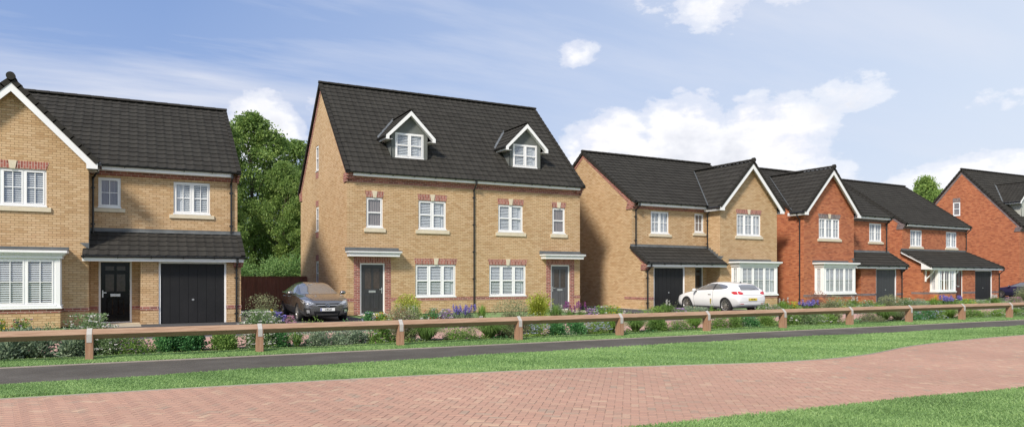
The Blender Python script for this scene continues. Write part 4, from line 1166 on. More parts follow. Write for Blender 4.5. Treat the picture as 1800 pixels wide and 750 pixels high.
# ------------------------------------------------------------ knee rail
def knee_rail():
    pitch = 3.10; x0 = -.70; y = 16.03; n = 12; S_ = .142; hd = S_ / math.sqrt(2)
    zc = .518
    fence = empty('knee_rail_fence', (x0, y, 0)); tag(fence, 'low timber knee rail with square rails set on edge between notched posts', 'fence')
    # one post and one rail, then copies
    mb = MB(); hw = .065; hd2 = .105
    out = [(-hd2, 0), (hd2, 0), (hd2, zc - .002), (0, zc - hd2 - .001), (-hd2, zc - .002)]
    mb.prism_u(out, -hw, hw); post = mb.build('post', M['timber_post'], fence, bevel=.006)
    sp = MB(); t = .004; w = .044; q = hd + t * 1.4
    prof = [(-q, zc), (0, zc + q), (q, zc), (q, zc - .155), (q - t, zc - .155), (q - t, zc + .0), (0, zc + q - t * 1.4), (-q + t, zc), (-q + t, zc - .155), (-q, zc - .155)]
    prof = [(-q, zc + .0), (0, zc + q), (q, zc + .0), (q, zc - .155), (q + t, zc - .155), (q + t, zc + .001), (0, zc + q + t * 1.4), (-q - t, zc + .001), (-q - t - .003, zc - .155), (-q, zc - .155)]
    sp.prism_u(prof, -w, w); strap = sp.build('galvanised_strap', M['galv'], post)
    for x_ in range(0): pass
    rl = MB(); rl.prism_u([(-hd, zc), (0, zc - hd), (hd, zc), (0, zc + hd)], .003, pitch - .003); rail = rl.build('rail', M['timber'], fence, bevel=.008)
    for i in range(-1, n):
        if i == 0: p, r_ = post, rail
        else: p = copy_tree(post, fence); r_ = rail.copy(); COL.objects.link(r_); r_.parent = fence
        p.location = (i * pitch, 0, 0); r_.location = (i * pitch, 0, 0)
        # small settling of each post
        p.rotation_euler = (0, 0, random.uniform(-.03, .03))
knee_rail()

# timber garden fence between the first two houses
def board_fence():
    root = empty('garden_fence', (3.3, 37.8, 0)); tag(root, 'tall dark brown boarded fence closing the gap behind the grey saloon car', 'fence')
    b = MB(); x = 0
    while x < 4.65:
        w = random.uniform(.118, .126); b.box(x, x + w - .004, random.uniform(-.004, .004), .022, .06, 1.62 + random.uniform(-.003, .003)); x += w
    b.build('boards', M['fence'], root)
    r = MB(); r.box(0, 4.65, .024, .09, .3, .39); r.box(0, 4.65, .024, .09, 1.3, 1.39); r.box(0, 4.66, -.03, .05, 1.625, 1.655); r.box(0, 4.65, 0, .02, 0, .058); r.build('rails', M['fence'], root)
    for x in (1.15, 2.9, 4.6):
        p = MB(); p.box(x - .05, x + .05, .092, .19, 0, 1.66); p.build('post', M['fence'], root)
board_fence()
# ------------------------------------------------------------ foliage
def unit(v): return v / (np.linalg.norm(v, axis=-1, keepdims=True) + 1e-9)
def leaves(C, D, l, w, rg, rnd, droop=0.0):
    """diamond leaves: centres C, outward directions D, length l, width w"""
    n = len(C); D = unit(D); r = unit(rg.normal(size=(n, 3))); S_ = unit(np.cross(D, r)); l = l * rg.uniform(.6, 1.25, (n, 1)); w = w * rg.uniform(.7, 1.2, (n, 1))
    tip = C + D * l; tip[:, 2] -= droop * l[:, 0]; mid = C + D * l * .45; N = np.cross(D, S_)
    V = np.stack([C, mid + S_ * w / 2 + N * w * .18, tip, mid - S_ * w / 2 + N * w * .18], 1).reshape(-1, 3)
    F = np.arange(n * 4).reshape(-1, 4); return V, F, rnd
def merge(parts):
    V = []; F = []; Rn = []; o = 0
    for v, f, r in parts: V.append(v); F.append(f + o); Rn.append(r); o += len(v)
    return np.concatenate(V), np.concatenate(F), np.concatenate(Rn)
def lump(p, rg, k=3, amp=.25):
    """lumpy scaling of directions so that outlines are uneven"""
    out = np.ones(len(p))
    for _ in range(k):
        q = unit(rg.normal(size=3)[None])[0]; out += amp * np.sin(3.1 * (p @ q) * rg.uniform(.8, 2) + rg.uniform(0, 6))
    return out

def tree_mesh(seed, H=12.0, rx=4.0, base=1.5, n_cl=230, per=125, leaf=.20, m='oak', dense=True):
    rg = np.random.default_rng(seed)
    # limbs
    tr = MB(); tr.tube((0, 0, -.1), (0.1, 0.05, H * .35), .24, 9, .15); tr.tube((.1, .05, H * .35), (0, .1, H * .8), .15, 8, .05)
    cl = []
    for i in range(n_cl):
        z = base + (H - base) * rg.random() ** .85; f = (z - base) / (H - base)
        R_ = rx * (math.sin(math.pi * min(1, (.16 + f * .84)) ** .8) ** .6) * rg.uniform(.35, 1.05)
        a = rg.uniform(0, 2 * math.pi); cl.append((R_ * math.cos(a), R_ * math.sin(a), z))
    cl = np.array(cl)
    for i in rg.choice(n_cl, 26, replace=False):
        x, y, z = cl[i]; tr.tube((0.05, .05, max(.8, z * .62)), (x * .95, y * .95, z), .05, 5, .012)
    trunk = tr.build('trunk', M['bark'], None)
    parts = []
    for c in cl:
        n = int(per * rg.uniform(.5, 1.4)); d = unit(rg.normal(size=(n, 3))); r = rg.random((n, 1)) ** .5
        sc = np.array([1.0, 1.0, .62]) * rg.uniform(.45, 1.0) * rx * .20
        C = c + d * r * sc * lump(d, rg, 3, .22)[:, None]
        D = d + np.array([0, 0, .25]) + rg.normal(size=(n, 3)) * .5
        tone = rg.uniform(.3, .72); parts.append(leaves(C, D, leaf, leaf * .62, rg, np.clip(tone + rg.normal(0, .16, n), 0, 1), .2))
    V, F, r = merge(parts); me = np_mesh('crown', V, F, r, L[m])
    return trunk, me
M['bark'] = simple('bark', (.11, .085, .065), 0.9, var=.3, nscale=6, bump=.5)
_protos = {}
def tree(kind, loc, s, label, group=None, name='leafy_tree', sz=None):
    if kind not in _protos:
        t_, me = tree_mesh(**TREES[kind]); _protos[kind] = (t_.data, me); bpy.data.objects.remove(t_)
    td, me = _protos[kind]
    root = empty(name, loc, random.uniform(0, 6)); root.scale = (s, s, sz or s); tag(root, label, 'tree', group)
    link_mesh('trunk', td, root); link_mesh('crown', me, root); return root
TREES = {'a': dict(seed=1, H=12, rx=3.6, base=1.0, n_cl=300, per=120, leaf=.20), 'b': dict(seed=2, H=11, rx=4.0, base=.8, n_cl=300, per=120, leaf=.19),
         'c': dict(seed=3, H=12, rx=4.2, base=3.0, n_cl=170, per=120, leaf=.26, m='oak2')}

def hedge():
    rg = np.random.default_rng(9); parts = []
    for k in range(110):
        c = np.array([rg.uniform(-2.2, 7.8), rg.uniform(-.7, .7), 0]); top = 2.55 + .25 * math.sin(c[0] * 1.3) + .12 * math.sin(c[0] * 4)
        c[2] = rg.uniform(.5, 1) * (top - .3); n = 150; d = unit(rg.normal(size=(n, 3)))
        C = c + d * rg.random((n, 1)) ** .4 * np.array([.5, .5, .42]) * lump(d, rg)[:, None]
        parts.append(leaves(C, d + np.array([0, 0, .4]) + rg.normal(size=(n, 3)) * .4, .11, .07, rg, np.clip(rg.uniform(.35, .7) + rg.normal(0, .15, n), 0, 1)))
    V, F, r = merge(parts); o = link_mesh('hedge', np_mesh('hedge', V, F, r, L['hedge'])); o.location = (1.6, 41.2, 0)
    tag(o, 'pale green leafy hedge rising just above the brown garden fence', 'hedge')

# plant archetypes: each returns (foliage arrays, flower arrays or None)
def mound(rg, leaf=.06, asp=.55, n=1400, stem=.0, lumps=.17, up=.4, fl=0, fl_size=.03, fl_top=.5, hang=.15, spiky=0.0, sub=9):
    """leafy mound inside a unit half ellipsoid (radius 1, height 1 later scaled)"""
    parts = []; fp = []
    cs = unit(rg.normal(size=(sub, 3))) * rg.uniform(.25, .62, (sub, 1)); cs[:, 2] = np.abs(cs[:, 2]) * .9 + .05
    per = n // sub
    for c in cs:
        d = unit(rg.normal(size=(per, 3))); r = rg.random((per, 1)) ** .45
        rad = rg.uniform(.30, .46)
        C = c + d * r * rad * lump(d, rg, 3, lumps)[:, None]; C[:, 2] = np.abs(C[:, 2])
        D = d * 1.0 + np.array([0, 0, up]) + rg.normal(size=(per, 3)) * .4
        parts.append((C, D, rg.uniform(.36, .66) + rg.normal(0, .15, per)))
        if fl:
            k = max(1, fl // sub); d2 = unit(rg.normal(size=(k, 3))); d2[:, 2] = np.abs(d2[:, 2]) * fl_top + (1 - fl_top) * d2[:, 2]
            fp.append(c + unit(d2) * rad * 1.16)
    C = np.concatenate([p[0] for p in parts]); D = np.concatenate([p[1] for p in parts]); r_ = np.clip(np.concatenate([p[2] for p in parts]), 0, 1)
    if spiky:
        k = int(n * spiky); a = rg.uniform(0, 2 * np.pi, k); q = rg.random(k) ** .5 * .8
        S0 = np.stack([q * np.cos(a), q * np.sin(a), 1.0 - q * q * .55], 1); t = rg.random((k, 1)) * .28
        C = np.concatenate([C, S0 * np.array([1, 1, .8]) + np.array([0, 0, 1]) * t]); D = np.concatenate([D, rg.normal(size=(k, 3)) + np.array([0, 0, .7])]); r_ = np.concatenate([r_, rg.uniform(.4, .9, k)])
    zm = np.percentile(C[:, 2], 98 if not spiky else 99.5); C = C / np.array([.95, .95, zm]); C[:, 2] = np.minimum(C[:, 2], 1.06 if not spiky else 1.3)
    F_ = np.concatenate(fp) / np.array([.95, .95, zm]) * 1.03 if fp else None
    if F_ is not None: F_[:, 2] = np.clip(np.abs(F_[:, 2]), .12, 1.05)
    return C, D, r_, F_

def blobs(C, size, rg, k=5):
    """small flower heads: a few petals round each centre"""
    n = len(C); parts = []
    for i in range(k):
        a = 2 * np.pi * i / k + rg.uniform(0, 6, n); D = np.stack([np.cos(a), np.sin(a), rg.uniform(.1, .8, n)], 1)
        parts.append(leaves(C, D, size, size * .8, rg, np.clip(rg.normal(.5, .25, n), 0, 1)))
    return merge(parts)

def place(name, arrays_f, mat_f, flowers, loc, label, cat, group=None):
    root = link_mesh(name, np_mesh(name, *arrays_f, L[mat_f])); root.location = loc; root.rotation_euler = (0, 0, 0); tag(root, label, cat, group)
    for fn, arr, pm in flowers: link_mesh(fn, np_mesh(fn, *arr, P[pm]), root)
    return root

def shrub(x, y, w, h, kind, label, leaf=.055, asp=.6, n=1500, fl=(), name='shrub', cat='shrub', group=None, seed=None, **kw):
    rg = np.random.default_rng(seed if seed is not None else int(abs(x * 131 + y * 17)) + n); w *= 1.14; h *= 1.05; n = int(n * 2.6); leaf *= 1.10
    fl = [(a_, int(b_ * 1.7), c_) for a_, b_, c_ in fl]
    C, D, r_, Fp = mound(rg, n=n, fl=sum(f[1] for f in fl) if fl else 0, **kw)
    sc = np.array([w / 2, max(.24, min(w / 2 * .9, .6)), h]); C = C * sc; V = leaves(C, D, leaf, leaf * asp, rg, r_)
    fls = []; o = 0
    if fl:
        Fp = Fp * sc; rg.shuffle(Fp)
        for pm, k, size in fl:
            q = Fp[o:o + k]; o += k; size = size * 1.35
            if len(q): fls.append(('flowers', blobs(q, size, rg), pm))
    return place(name, V, kind, fls, (x, y, .02), label, cat, group)

def tuft(x, y, w, h, kind, label, n=260, bl=.012, fl=None, spikes=0, name='ornamental_grass', cat='grass tuft', group=None, stiff=.5, seg=5):
    """arching blades from one crown; optional flower spikes on stems"""
    rg = np.random.default_rng(int(abs(x * 97 + y * 13)) + n); h *= 1.28; w *= 1.15; n = int(n * 1.9); bl *= 1.0; parts_V = []; F = []; rn = []
    a = rg.uniform(0, 2 * np.pi, n); out = rg.random(n) ** .7; Lh = h * rg.uniform(.65, 1.05, n)
    b0 = np.stack([np.cos(a) * .06 * w, np.sin(a) * .06 * w, np.zeros(n)], 1)
    prev = None; side = np.stack([-np.sin(a), np.cos(a), np.zeros(n)], 1) + rg.normal(size=(n, 3)) * .3; side = unit(side)
    V = []
    for k in range(seg + 1):
        t = k / seg
        rr = out * w / 2 * (t ** 1.15); z = Lh * (1 - .38 * out ** 1.5) * np.sin(np.pi * t * (.48 + .36 * out))
        z = np.where(t > 0, z, 0); p = b0 + np.stack([np.cos(a) * rr, np.sin(a) * rr, np.maximum(z, .01)], 1)
        wd = bl * (1 - t * .92) / 2; V.append(np.stack([p - side * wd, p + side * wd], 1))
    V = np.stack(V, 1).reshape(n, -1, 3); m_ = V.shape[1]
    for k in range(seg):
        F.append(np.arange(n)[:, None] * m_ + np.array([[2 * k, 2 * k + 1, 2 * k + 3, 2 * k + 2]]))
    F = np.concatenate(F); r = np.tile(np.clip(rg.normal(.5, .2, n), 0, 1), seg)
    fls = []
    if spikes:
        C = []
        st = MB()
        for i in range(spikes):
            aa = rg.uniform(0, 6.28); q = rg.random() ** .6 * w / 2 * (.95 if spikes > 5 else .5); hz = fl[3] * rg.uniform(.72, 1.06)
            sx_, sy_ = math.cos(aa) * q, math.sin(aa) * q
            st.tube((sx_ * .3, sy_ * .3, 0), (sx_, sy_, hz), .004, 4)
            kk = int(fl[1] * 1.1 * rg.uniform(.7, 1.2)); tt = rg.random(kk); C.append(np.stack([sx_ + rg.normal(0, fl[2] * .5, kk), sy_ + rg.normal(0, fl[2] * .5, kk), hz * (1 - .30 * tt)], 1))
        fls.append(('flowers', blobs(np.concatenate(C), fl[2] * .95, rg, 4), fl[0]))
    root = place(name, (V.reshape(-1, 3), F, r), kind, fls, (x, y, .02), label, cat, group)
    if spikes: st.build('stems', L[kind], root)
    return root

def gp(px, Y):
    """where the vertical plane through photo column px crosses the line at distance Y: planning aid for the beds"""
    a = (px - 900.) / 1276.; th = R(27.7); dx = a * math.cos(th) + math.sin(th); dy = -a * math.sin(th) + math.cos(th)
    return dx / dy * Y
def wpx(px0, px1, Y): return abs(gp(px1, Y) - gp(px0, Y))

def ground_cover(name, x0, x1, y0, y1, h, n, label, seed, mats=('mid', 'grey', 'bright', 'dark')):
    """uncountable low growth filling a bed between the named plants; patches of different leaf"""
    rg = np.random.default_rng(seed); k = max(3, int((x1 - x0) / .28)); groups = {m: [] for m in mats}
    for i in range(k):
        cx_ = x0 + (x1 - x0) * (i + rg.random()) / k; cy_ = rg.uniform(y0, y1); hh = h * rg.uniform(.45, 1.25); m_ = mats[rg.integers(len(mats))]
        q = int(n / k); d = unit(rg.normal(size=(q, 3))); d[:, 2] = np.abs(d[:, 2])
        C = np.array([cx_, cy_, 0.02]) + d * rg.random((q, 1)) ** .4 * np.array([.30, .22, hh]) * lump(d, rg)[:, None]
        groups[m_].append(leaves(C, d + np.array([0, 0, .6]) + rg.normal(size=(q, 3)) * .5, .05, .03, rg, np.clip(rg.uniform(.35, .65) + rg.normal(0, .16, q), 0, 1)))
    V = []; F = []; r = []; mi = []; o = 0
    ms = [m for m in mats if groups[m]]
    for i, m_ in enumerate(ms):
        v_, f_, r_ = merge(groups[m_]); V.append(v_); F.append(f_ + o); r.append(r_); mi.append(np.full(len(f_), i, np.int32)); o += len(v_)
    me = np_mesh(name, np.concatenate(V), np.concatenate(F), np.concatenate(r), L[ms[0]])
    for m_ in ms[1:]: me.materials.append(L[m_])
    me.polygons.foreach_set('material_index', np.concatenate(mi))
    o_ = link_mesh(name, me); tag(o_, label, 'ground cover', kind='stuff'); return o_
# ------------------------------------------------------------ trees behind the gardens
tree('a', (6.9, 49.5, 0), 1.0, 'tallest tree in the gap between the first two houses, behind the brown fence', sz=1.0)
tree('b', (10.4, 52.5, 0), 1.1, 'dense green tree against the left gable of the tall pair of houses', sz=1.0)
tree('b', (8.4, 46.5, 0), .62, 'lower bushy tree in front of the tall one, above the hedge', sz=.78)
tree('a', (5.0, 47.5, 0), .52, 'tree half hidden by the roof end of the first house', sz=.92)
tree('b', (4.6, 44.6, 0), .46, 'small bushy tree filling the left of the gap behind the hedge', sz=.66)
tree('a', (9.4, 44.6, 0), .46, 'small bushy tree touching the wall at the right of the gap', sz=.66)
tree('c', (109.3, 70, 0), 1.0, 'leafy crown over the red cottage roof, left of the far right gable', sz=1.40)
tree('c', (114.5, 73, 0), 1.3, 'leafy crown touching the slope of the far right gable', sz=1.32)
tree('c', (103.6, 71, 0), 1.15, 'lowest crown peeping over the red cottage ridge', sz=1.22)
hedge()

# ------------------------------------------------------------ verge planting behind the knee rail
ground_cover('ground_cover', -3, 36, 16.7, 17.2, .12, 9000, 'low mixed leafy growth filling the verge bed behind the knee rail', 21)
for a_, b_, n_, s_, lb_ in ((-5.5, -1.3, 3000, 22, 'low growth in the bed under the white bay at the left edge'), (8.2, 19.8, 11000, 23, 'low growth in the bed before the tall pair of houses'), (22.9, 31.3, 6500, 24, 'low growth before the buff and red gabled houses'),
                            (31.8, 52, 12000, 25, 'low growth in the far beds before the porch house')):
    ground_cover('ground_cover', a_, b_, 21.2, 22.7, .34, n_, lb_, s_, ('mid', 'grey', 'bright', 'olive', 'variegated'))
ground_cover('ground_cover', 17.5, 22.2, 21.3, 22.0, .26, 2500, 'low growth beside the white car and its drive', 26)
ground_cover('ground_cover', 2.9, 7.6, 21.3, 22.0, .26, 3500, 'low growth at the foot of the dark car and its drive', 27)
VG = 'plants along the verge behind the knee rail'
Y = 16.95
shrub(-1.85, Y, 1.15, .46, 'grey', 'broad-leaved grey-green clump at the left edge under the rail', leaf=.095, asp=.5, n=950, up=.8, seed=1, group=VG)
shrub(-.98, Y, .85, .44, 'grey', 'broad-leaved grey-green clump left of the white-flowered shrub', leaf=.095, asp=.5, n=750, up=.8, seed=2, group=VG)
shrub(-.62, Y + .15, 1.0, .72, 'variegated', 'rounded shrub with white flowers behind the first fence post', leaf=.05, n=2300, seed=3, fl=[('white', 170, .026)], group=VG)
shrub(.05, Y, .95, .30, 'mid', 'low mat with tiny purple flowers under the black front door', leaf=.032, n=1500, seed=4, fl=[('violet', 60, .016), ('rust', 70, .014)], group=VG)
shrub(.72, Y, .70, .40, 'dark', 'dark green leafy plant left of the black garage door', leaf=.055, asp=.75, n=1300, seed=5, group=VG)
shrub(1.18, Y + .05, .70, .38, 'dark', 'dark green leafy plant below the middle of the black garage door', leaf=.055, asp=.75, n=1300, seed=6, group=VG)
shrub(1.85, Y, .80, .37, 'mid', 'fresh green bushy plant under the right side of the black garage', leaf=.06, asp=.6, n=1100, seed=7, group=VG)
shrub(2.62, Y + .15, 1.05, .73, 'variegated', 'tall white-dotted shrub at the second fence post', leaf=.05, n=2300, seed=8, fl=[('white', 190, .026)], group=VG)
shrub(3.0, Y, .60, .35, 'dark', 'small dark shrub right of the second fence post', leaf=.045, n=900, seed=9, fl=[('rust', 50, .016)], group=VG)
tuft(3.34, Y - .05, .48, .32, 'mid', 'strap-leaved clump with white flowers under the dark car', n=90, bl=.028, fl=('white', 9, .045, .36), spikes=5, name='flower_clump', cat='flower', group=VG)
for i, (dx, lb) in enumerate(((0, 'grey-leaved low shrub under the dark car headlight'), (.52, 'grey-leaved low shrub under the car number plate'), (1.02, 'grey-leaved low shrub just left of the four-panel black door'))):
    shrub(3.80 + dx, Y, .68, .38 - .02 * i, 'grey', lb, leaf=.05, asp=.5, n=1050, seed=20 + i, fl=[('rust', 26, .018)], spiky=.08, group=VG)
shrub(5.30, Y, .70, .33, 'mid', 'leafy clump with big white blooms below the grey front door', leaf=.05, n=1000, seed=25, fl=[('white', 9, .055), ('pink', 20, .02)], group=VG)
shrub(5.95, Y + .2, .95, .82, 'olive', 'upright olive shrub with dusty pink tips at the third post', leaf=.042, asp=.5, n=2600, seed=26, fl=[('rust', 70, .022)], spiky=.10, group=VG)
tuft(6.50, Y, 1.05, .40, 'mid', 'fountain of green grass just right of the third fence post', n=420, bl=.014, group=VG)
shrub(7.45, Y, 1.0, .27, 'mid', 'low pink-flowered mat between the two grass fountains', leaf=.032, n=1300, seed=28, fl=[('pink', 60, .016), ('rust', 60, .018)], group=VG)
tuft(8.25, Y, 1.1, .42, 'mid', 'fountain of green grass left of the fourth fence post', n=440, bl=.014, group=VG)
shrub(8.98, Y + .2, 1.15, .90, 'olive', 'tall olive shrub standing above the rail by the fourth post', leaf=.042, asp=.5, n=3300, seed=30, spiky=.12, group=VG)
shrub(9.72, Y, .85, .36, 'bright', 'pale blue flowered plant right of the fourth post', leaf=.045, asp=.3, n=900, up=1.2, seed=31, fl=[('sky', 150, .022)], group=VG)
shrub(10.28, Y, .66, .33, 'dark', 'deep green bush left of its twin, below the golden shrub', leaf=.045, asp=.75, n=1300, seed=32, group=VG)
shrub(10.82, Y, .70, .34, 'dark', 'deep green bush below the charcoal front door', leaf=.045, asp=.75, n=1300, seed=33, group=VG)
shrub(11.55, Y, 1.05, .36, 'bright', 'pale blue flowered plant between deep green bush and bright mound', leaf=.045, asp=.3, n=1000, up=1.2, seed=34, fl=[('sky', 190, .022), ('rust', 50, .014)], group=VG)
tuft(12.08, Y, .70, .36, 'bright', 'bright green rounded grass mound left of the fifth post', n=700, bl=.008, stiff=.2, group=VG)
tuft(12.95, Y, .90, .38, 'mid', 'spiky grass right of the fifth fence post', n=380, bl=.013, group=VG)
shrub(13.68, Y, .92, .33, 'mid', 'leafy green plant under the buff house garage', leaf=.05, n=1300, seed=37, group=VG)
shrub(14.45, Y, .95, .24, 'mid', 'low pink-speckled mat under the bonnet of the white car', leaf=.03, n=1200, seed=38, fl=[('pink', 90, .016), ('rust', 40, .016)], group=VG)
tuft(15.15, Y, .78, .36, 'bright', 'bright green rounded grass mound left of the sixth post', n=700, bl=.008, stiff=.2, group=VG)
shrub(16.15, Y, .80, .28, 'mid', 'pink-speckled plant under the rear wheel of the white car', leaf=.035, n=1000, seed=40, fl=[('pink', 70, .017)], group=VG)
shrub(16.75, Y, .75, .34, 'mid', 'mixed green plant with pink dots under the rear of the white car', leaf=.04, n=1100, seed=41, fl=[('rust', 50, .016)], group=VG)
shrub(17.40, Y, .80, .33, 'dark', 'deep green bush under the white car number plate', leaf=.042, asp=.7, n=1300, seed=42, group=VG)
shrub(18.22, Y, 1.15, .34, 'mid', 'wide leafy plant left of the seventh post', leaf=.045, n=1500, seed=43, group=VG)
shrub(19.35, Y, .60, .33, 'mid', 'daisy clump with white flowers right of the seventh post', leaf=.045, n=800, seed=44, fl=[('white', 16, .045)], group=VG)
shrub(20.10, Y, 1.15, .37, 'variegated', 'pale silvery shrub between two white daisy clumps', leaf=.045, n=1600, seed=45, fl=[('rust', 30, .016)], group=VG)
shrub(20.98, Y, .80, .34, 'mid', 'daisy clump with white flowers left of the dark shrub', leaf=.045, n=950, seed=46, fl=[('white', 18, .05)], group=VG)
shrub(21.72, Y + .2, 1.1, .84, 'olive', 'dark olive shrub rising above the rail left of the eighth post', leaf=.045, asp=.5, n=3000, seed=47, spiky=.08, group=VG)
shrub(23.15, Y, 1.45, .26, 'olive', 'low buff-pink mat right of the eighth fence post', leaf=.035, n=1500, seed=48, fl=[('rust', 90, .018)], group=VG)
tuft(24.05, Y, 1.05, .44, 'mid', 'upright spiky grass left of the ninth post', n=380, bl=.014, group=VG)
tuft(24.85, Y, 1.1, .36, 'olive', 'wide brownish grass touching the ninth post', n=480, bl=.010, stiff=.3, group=VG)
shrub(26.15, Y, 1.05, .34, 'dark', 'dense green plant with pale blue flowers right of the ninth post', leaf=.042, n=1300, seed=51, fl=[('sky', 90, .022), ('white', 20, .02)], group=VG)
shrub(27.05, Y, .95, .36, 'mid', 'pale blue flowered plant left of the tenth post', leaf=.042, n=1200, seed=52, fl=[('sky', 80, .024)], group=VG)
tuft(27.95, Y, 1.0, .33, 'bright', 'bright grass mound touching the tenth post', n=600, bl=.009, stiff=.2, group=VG)
shrub(29.5, Y, 1.3, .26, 'mid', 'low leafy mat right of the tenth post', leaf=.04, n=1300, seed=54, fl=[('rust', 40, .018)], group=VG)
shrub(30.9, Y, 1.5, .23, 'bright', 'low cream-flowered mat left of the eleventh post', leaf=.035, n=1300, seed=55, fl=[('white', 60, .018)], group=VG)
tuft(32.1, Y, 1.0, .30, 'bright', 'bright grass mound right of the eleventh post', n=550, bl=.009, stiff=.2, group=VG)
shrub(33.4, Y, 1.3, .36, 'variegated', 'pale dotted shrub at the right edge behind the rail', leaf=.045, n=1400, seed=57, fl=[('white', 50, .02)], group=VG)

# ------------------------------------------------------------ front garden beds
GG = 'plants in the front garden beds'
Y = 22.0
shrub(-2.95, Y, .55, .46, 'mid', 'orange and yellow pansies under the left edge of the bay window', leaf=.045, n=650, seed=60, fl=[('orange', 14, .04), ('yellow', 12, .04), ('mauve', 18, .04)], name='pansies', cat='flower', group=GG)
shrub(-2.45, Y, .50, .46, 'mid', 'red and violet pansies below the white bay window', leaf=.045, n=600, seed=61, fl=[('red', 12, .04), ('violet', 8, .035), ('white', 12, .035)], name='pansies', cat='flower', group=GG)
shrub(-1.85, Y, .60, .36, 'variegated', 'sparse pale sprigs at the corner of the bay', leaf=.04, n=120, seed=62, group=GG)
shrub(4.0, 26.0, 1.2, .92, 'olive', 'loose olive bush in front of the brown garden fence', leaf=.05, asp=.45, lumps=.45, n=1150, seed=63, spiky=.12, group=GG)
shrub(3.45, Y, .95, .52, 'variegated', 'white-dotted shrub beside the red-hot yellow spike, below the brown fence', leaf=.045, n=1600, seed=64, fl=[('white', 60, .03)], group=GG)
tuft(3.62, Y - .1, .25, .40, 'bright', 'single tall yellow flower spike beside the brown fence', n=30, bl=.018, fl=('yellow', 60, .030, .78), spikes=1, name='flower_spike', cat='flower', group=GG)
tuft(3.85, Y, .35, .40, 'mid', 'violet-blue bellflowers left of the dark car', n=50, bl=.016, fl=('blue', 16, .045, .55), spikes=7, name='bellflowers', cat='flower', group=GG)
shrub(4.10, Y - .1, .42, .40, 'mid', 'pink flower mound touching the dark car tyre', leaf=.03, n=400, seed=67, fl=[('pink', 110, .035), ('mauve', 30, .03)], name='flower_mound', cat='flower', group=GG)
shrub(6.42, 21.8, .55, .44, 'dark', 'leafy plant with blue-white flowers right of the dark car', leaf=.06, n=500, seed=68, fl=[('sky', 16, .04), ('white', 8, .04)], group=GG)
shrub(6.95, 21.8, .62, .42, 'bright', 'yellow and peach pansies below the grey front door', leaf=.05, n=600, seed=69, fl=[('yellow', 14, .045), ('orange', 9, .04), ('white', 10, .04)], name='pansies', cat='flower', group=GG)
shrub(7.45, 21.7, .66, .54, 'wine', 'dusty purple-leaved shrub right of the grey front door', leaf=.045, n=1300, seed=70, spiky=.1, fl=[('rust', 40, .02)], group=GG)
shrub(8.15, 23.0, 1.0, .92, 'gold', 'golden yellow shrub left of the first ground-floor window', leaf=.055, n=1900, seed=71, spiky=.12, group=GG)
tuft(7.98, 21.9, .65, .60, 'mid', 'strappy leaves with white spikes in front of the golden yellow shrub', n=150, bl=.02, fl=('white', 26, .026, .78), spikes=3, group=GG)
shrub(8.62, Y, .60, .50, 'dark', 'geranium with red and white heads below the first window', leaf=.04, n=800, seed=73, fl=[('red', 22, .03), ('white', 16, .045)], name='geranium', cat='flower', group=GG)
shrub(9.12, Y, .60, .47, 'mid', 'mauve flower mound left of the lavender', leaf=.03, n=450, seed=74, fl=[('mauve', 140, .036), ('white', 30, .03)], name='flower_mound', cat='flower', group=GG)
for i, (x_, lb) in enumerate(((9.50, 'lavender-blue spires right of the mauve mound'), (9.88, 'lavender-blue spires left of the black downpipe'))):
    tuft(x_, Y, .58, .42, 'grey', lb, n=160, bl=.012, fl=('blue', 26, .028, .66), spikes=17, name='lavender', cat='flower', group=GG)
tuft(10.5, 22.2, .50, .55, 'bright', 'sword-leaved plant with one yellow spike right of the black downpipe', n=90, bl=.022, stiff=.1, fl=('yellow', 50, .026, .78), spikes=1, group=GG)
shrub(13.50, 23.5, 1.12, .90, 'gold', 'rounded golden shrub left of the charcoal front door', leaf=.055, n=2300, seed=78, spiky=.06, group=GG)
tuft(13.28, 22.0, .85, .52, 'mid', 'spiky grass with white flower heads in front of the charcoal door', n=260, bl=.015, fl=('white', 22, .026, .70), spikes=3, group=GG)
tuft(13.88, 22.0, .50, .36, 'mid', 'magenta spires at the right side of the charcoal door', n=80, bl=.02, fl=('magenta', 50, .022, .68), spikes=11, name='flower_spires', cat='flower', group=GG)
tuft(14.36, 22.0, .38, .34, 'mid', 'magenta spires at the corner of the tall pair of houses', n=60, bl=.02, fl=('magenta', 50, .022, .70), spikes=8, name='flower_spires', cat='flower', group=GG)
shrub(14.70, 21.9, .50, .40, 'mid', 'pale mauve mound right of the magenta spires', leaf=.03, n=350, seed=82, fl=[('mauve', 120, .036)], name='flower_mound', cat='flower', group=GG)
shrub(15.15, Y, .55, .46, 'bright', 'white-flowered leafy plant before the dark side drive', leaf=.06, n=380, seed=83, fl=[('white', 14, .045), ('sky', 8, .035)], name='flower_clump', cat='flower', group=GG)
shrub(15.72, Y, .72, .46, 'bright', 'yellow pansies before the dark side drive', leaf=.05, n=520, seed=84, fl=[('yellow', 18, .045), ('orange', 8, .04)], name='pansies', cat='flower', group=GG)
shrub(18.05, 22.3, .52, .38, 'bright', 'small fresh green clump left of the buff house garage', leaf=.06, n=380, seed=85, group=GG)
tuft(18.60, 22.4, .80, .48, 'mid', 'spiky grass with white bells in front of the buff house garage', n=240, bl=.015, fl=('white', 18, .030, .78), spikes=3, group=GG)
shrub(19.10, 22.2, .60, .32, 'mid', 'mauve flower mound at the front wheel of the white car', leaf=.03, n=320, seed=87, fl=[('mauve', 110, .034)], name='flower_mound', cat='flower', group=GG)
shrub(19.70, 22.3, .75, .40, 'grey', 'grey sprigs in front of the white car door', leaf=.045, asp=.4, n=650, seed=88, spiky=.25, group=GG)
shrub(20.30, 22.3, .75, .36, 'grey', 'grey sprigs in front of the white car sill', leaf=.045, asp=.4, n=600, seed=89, spiky=.25, group=GG)
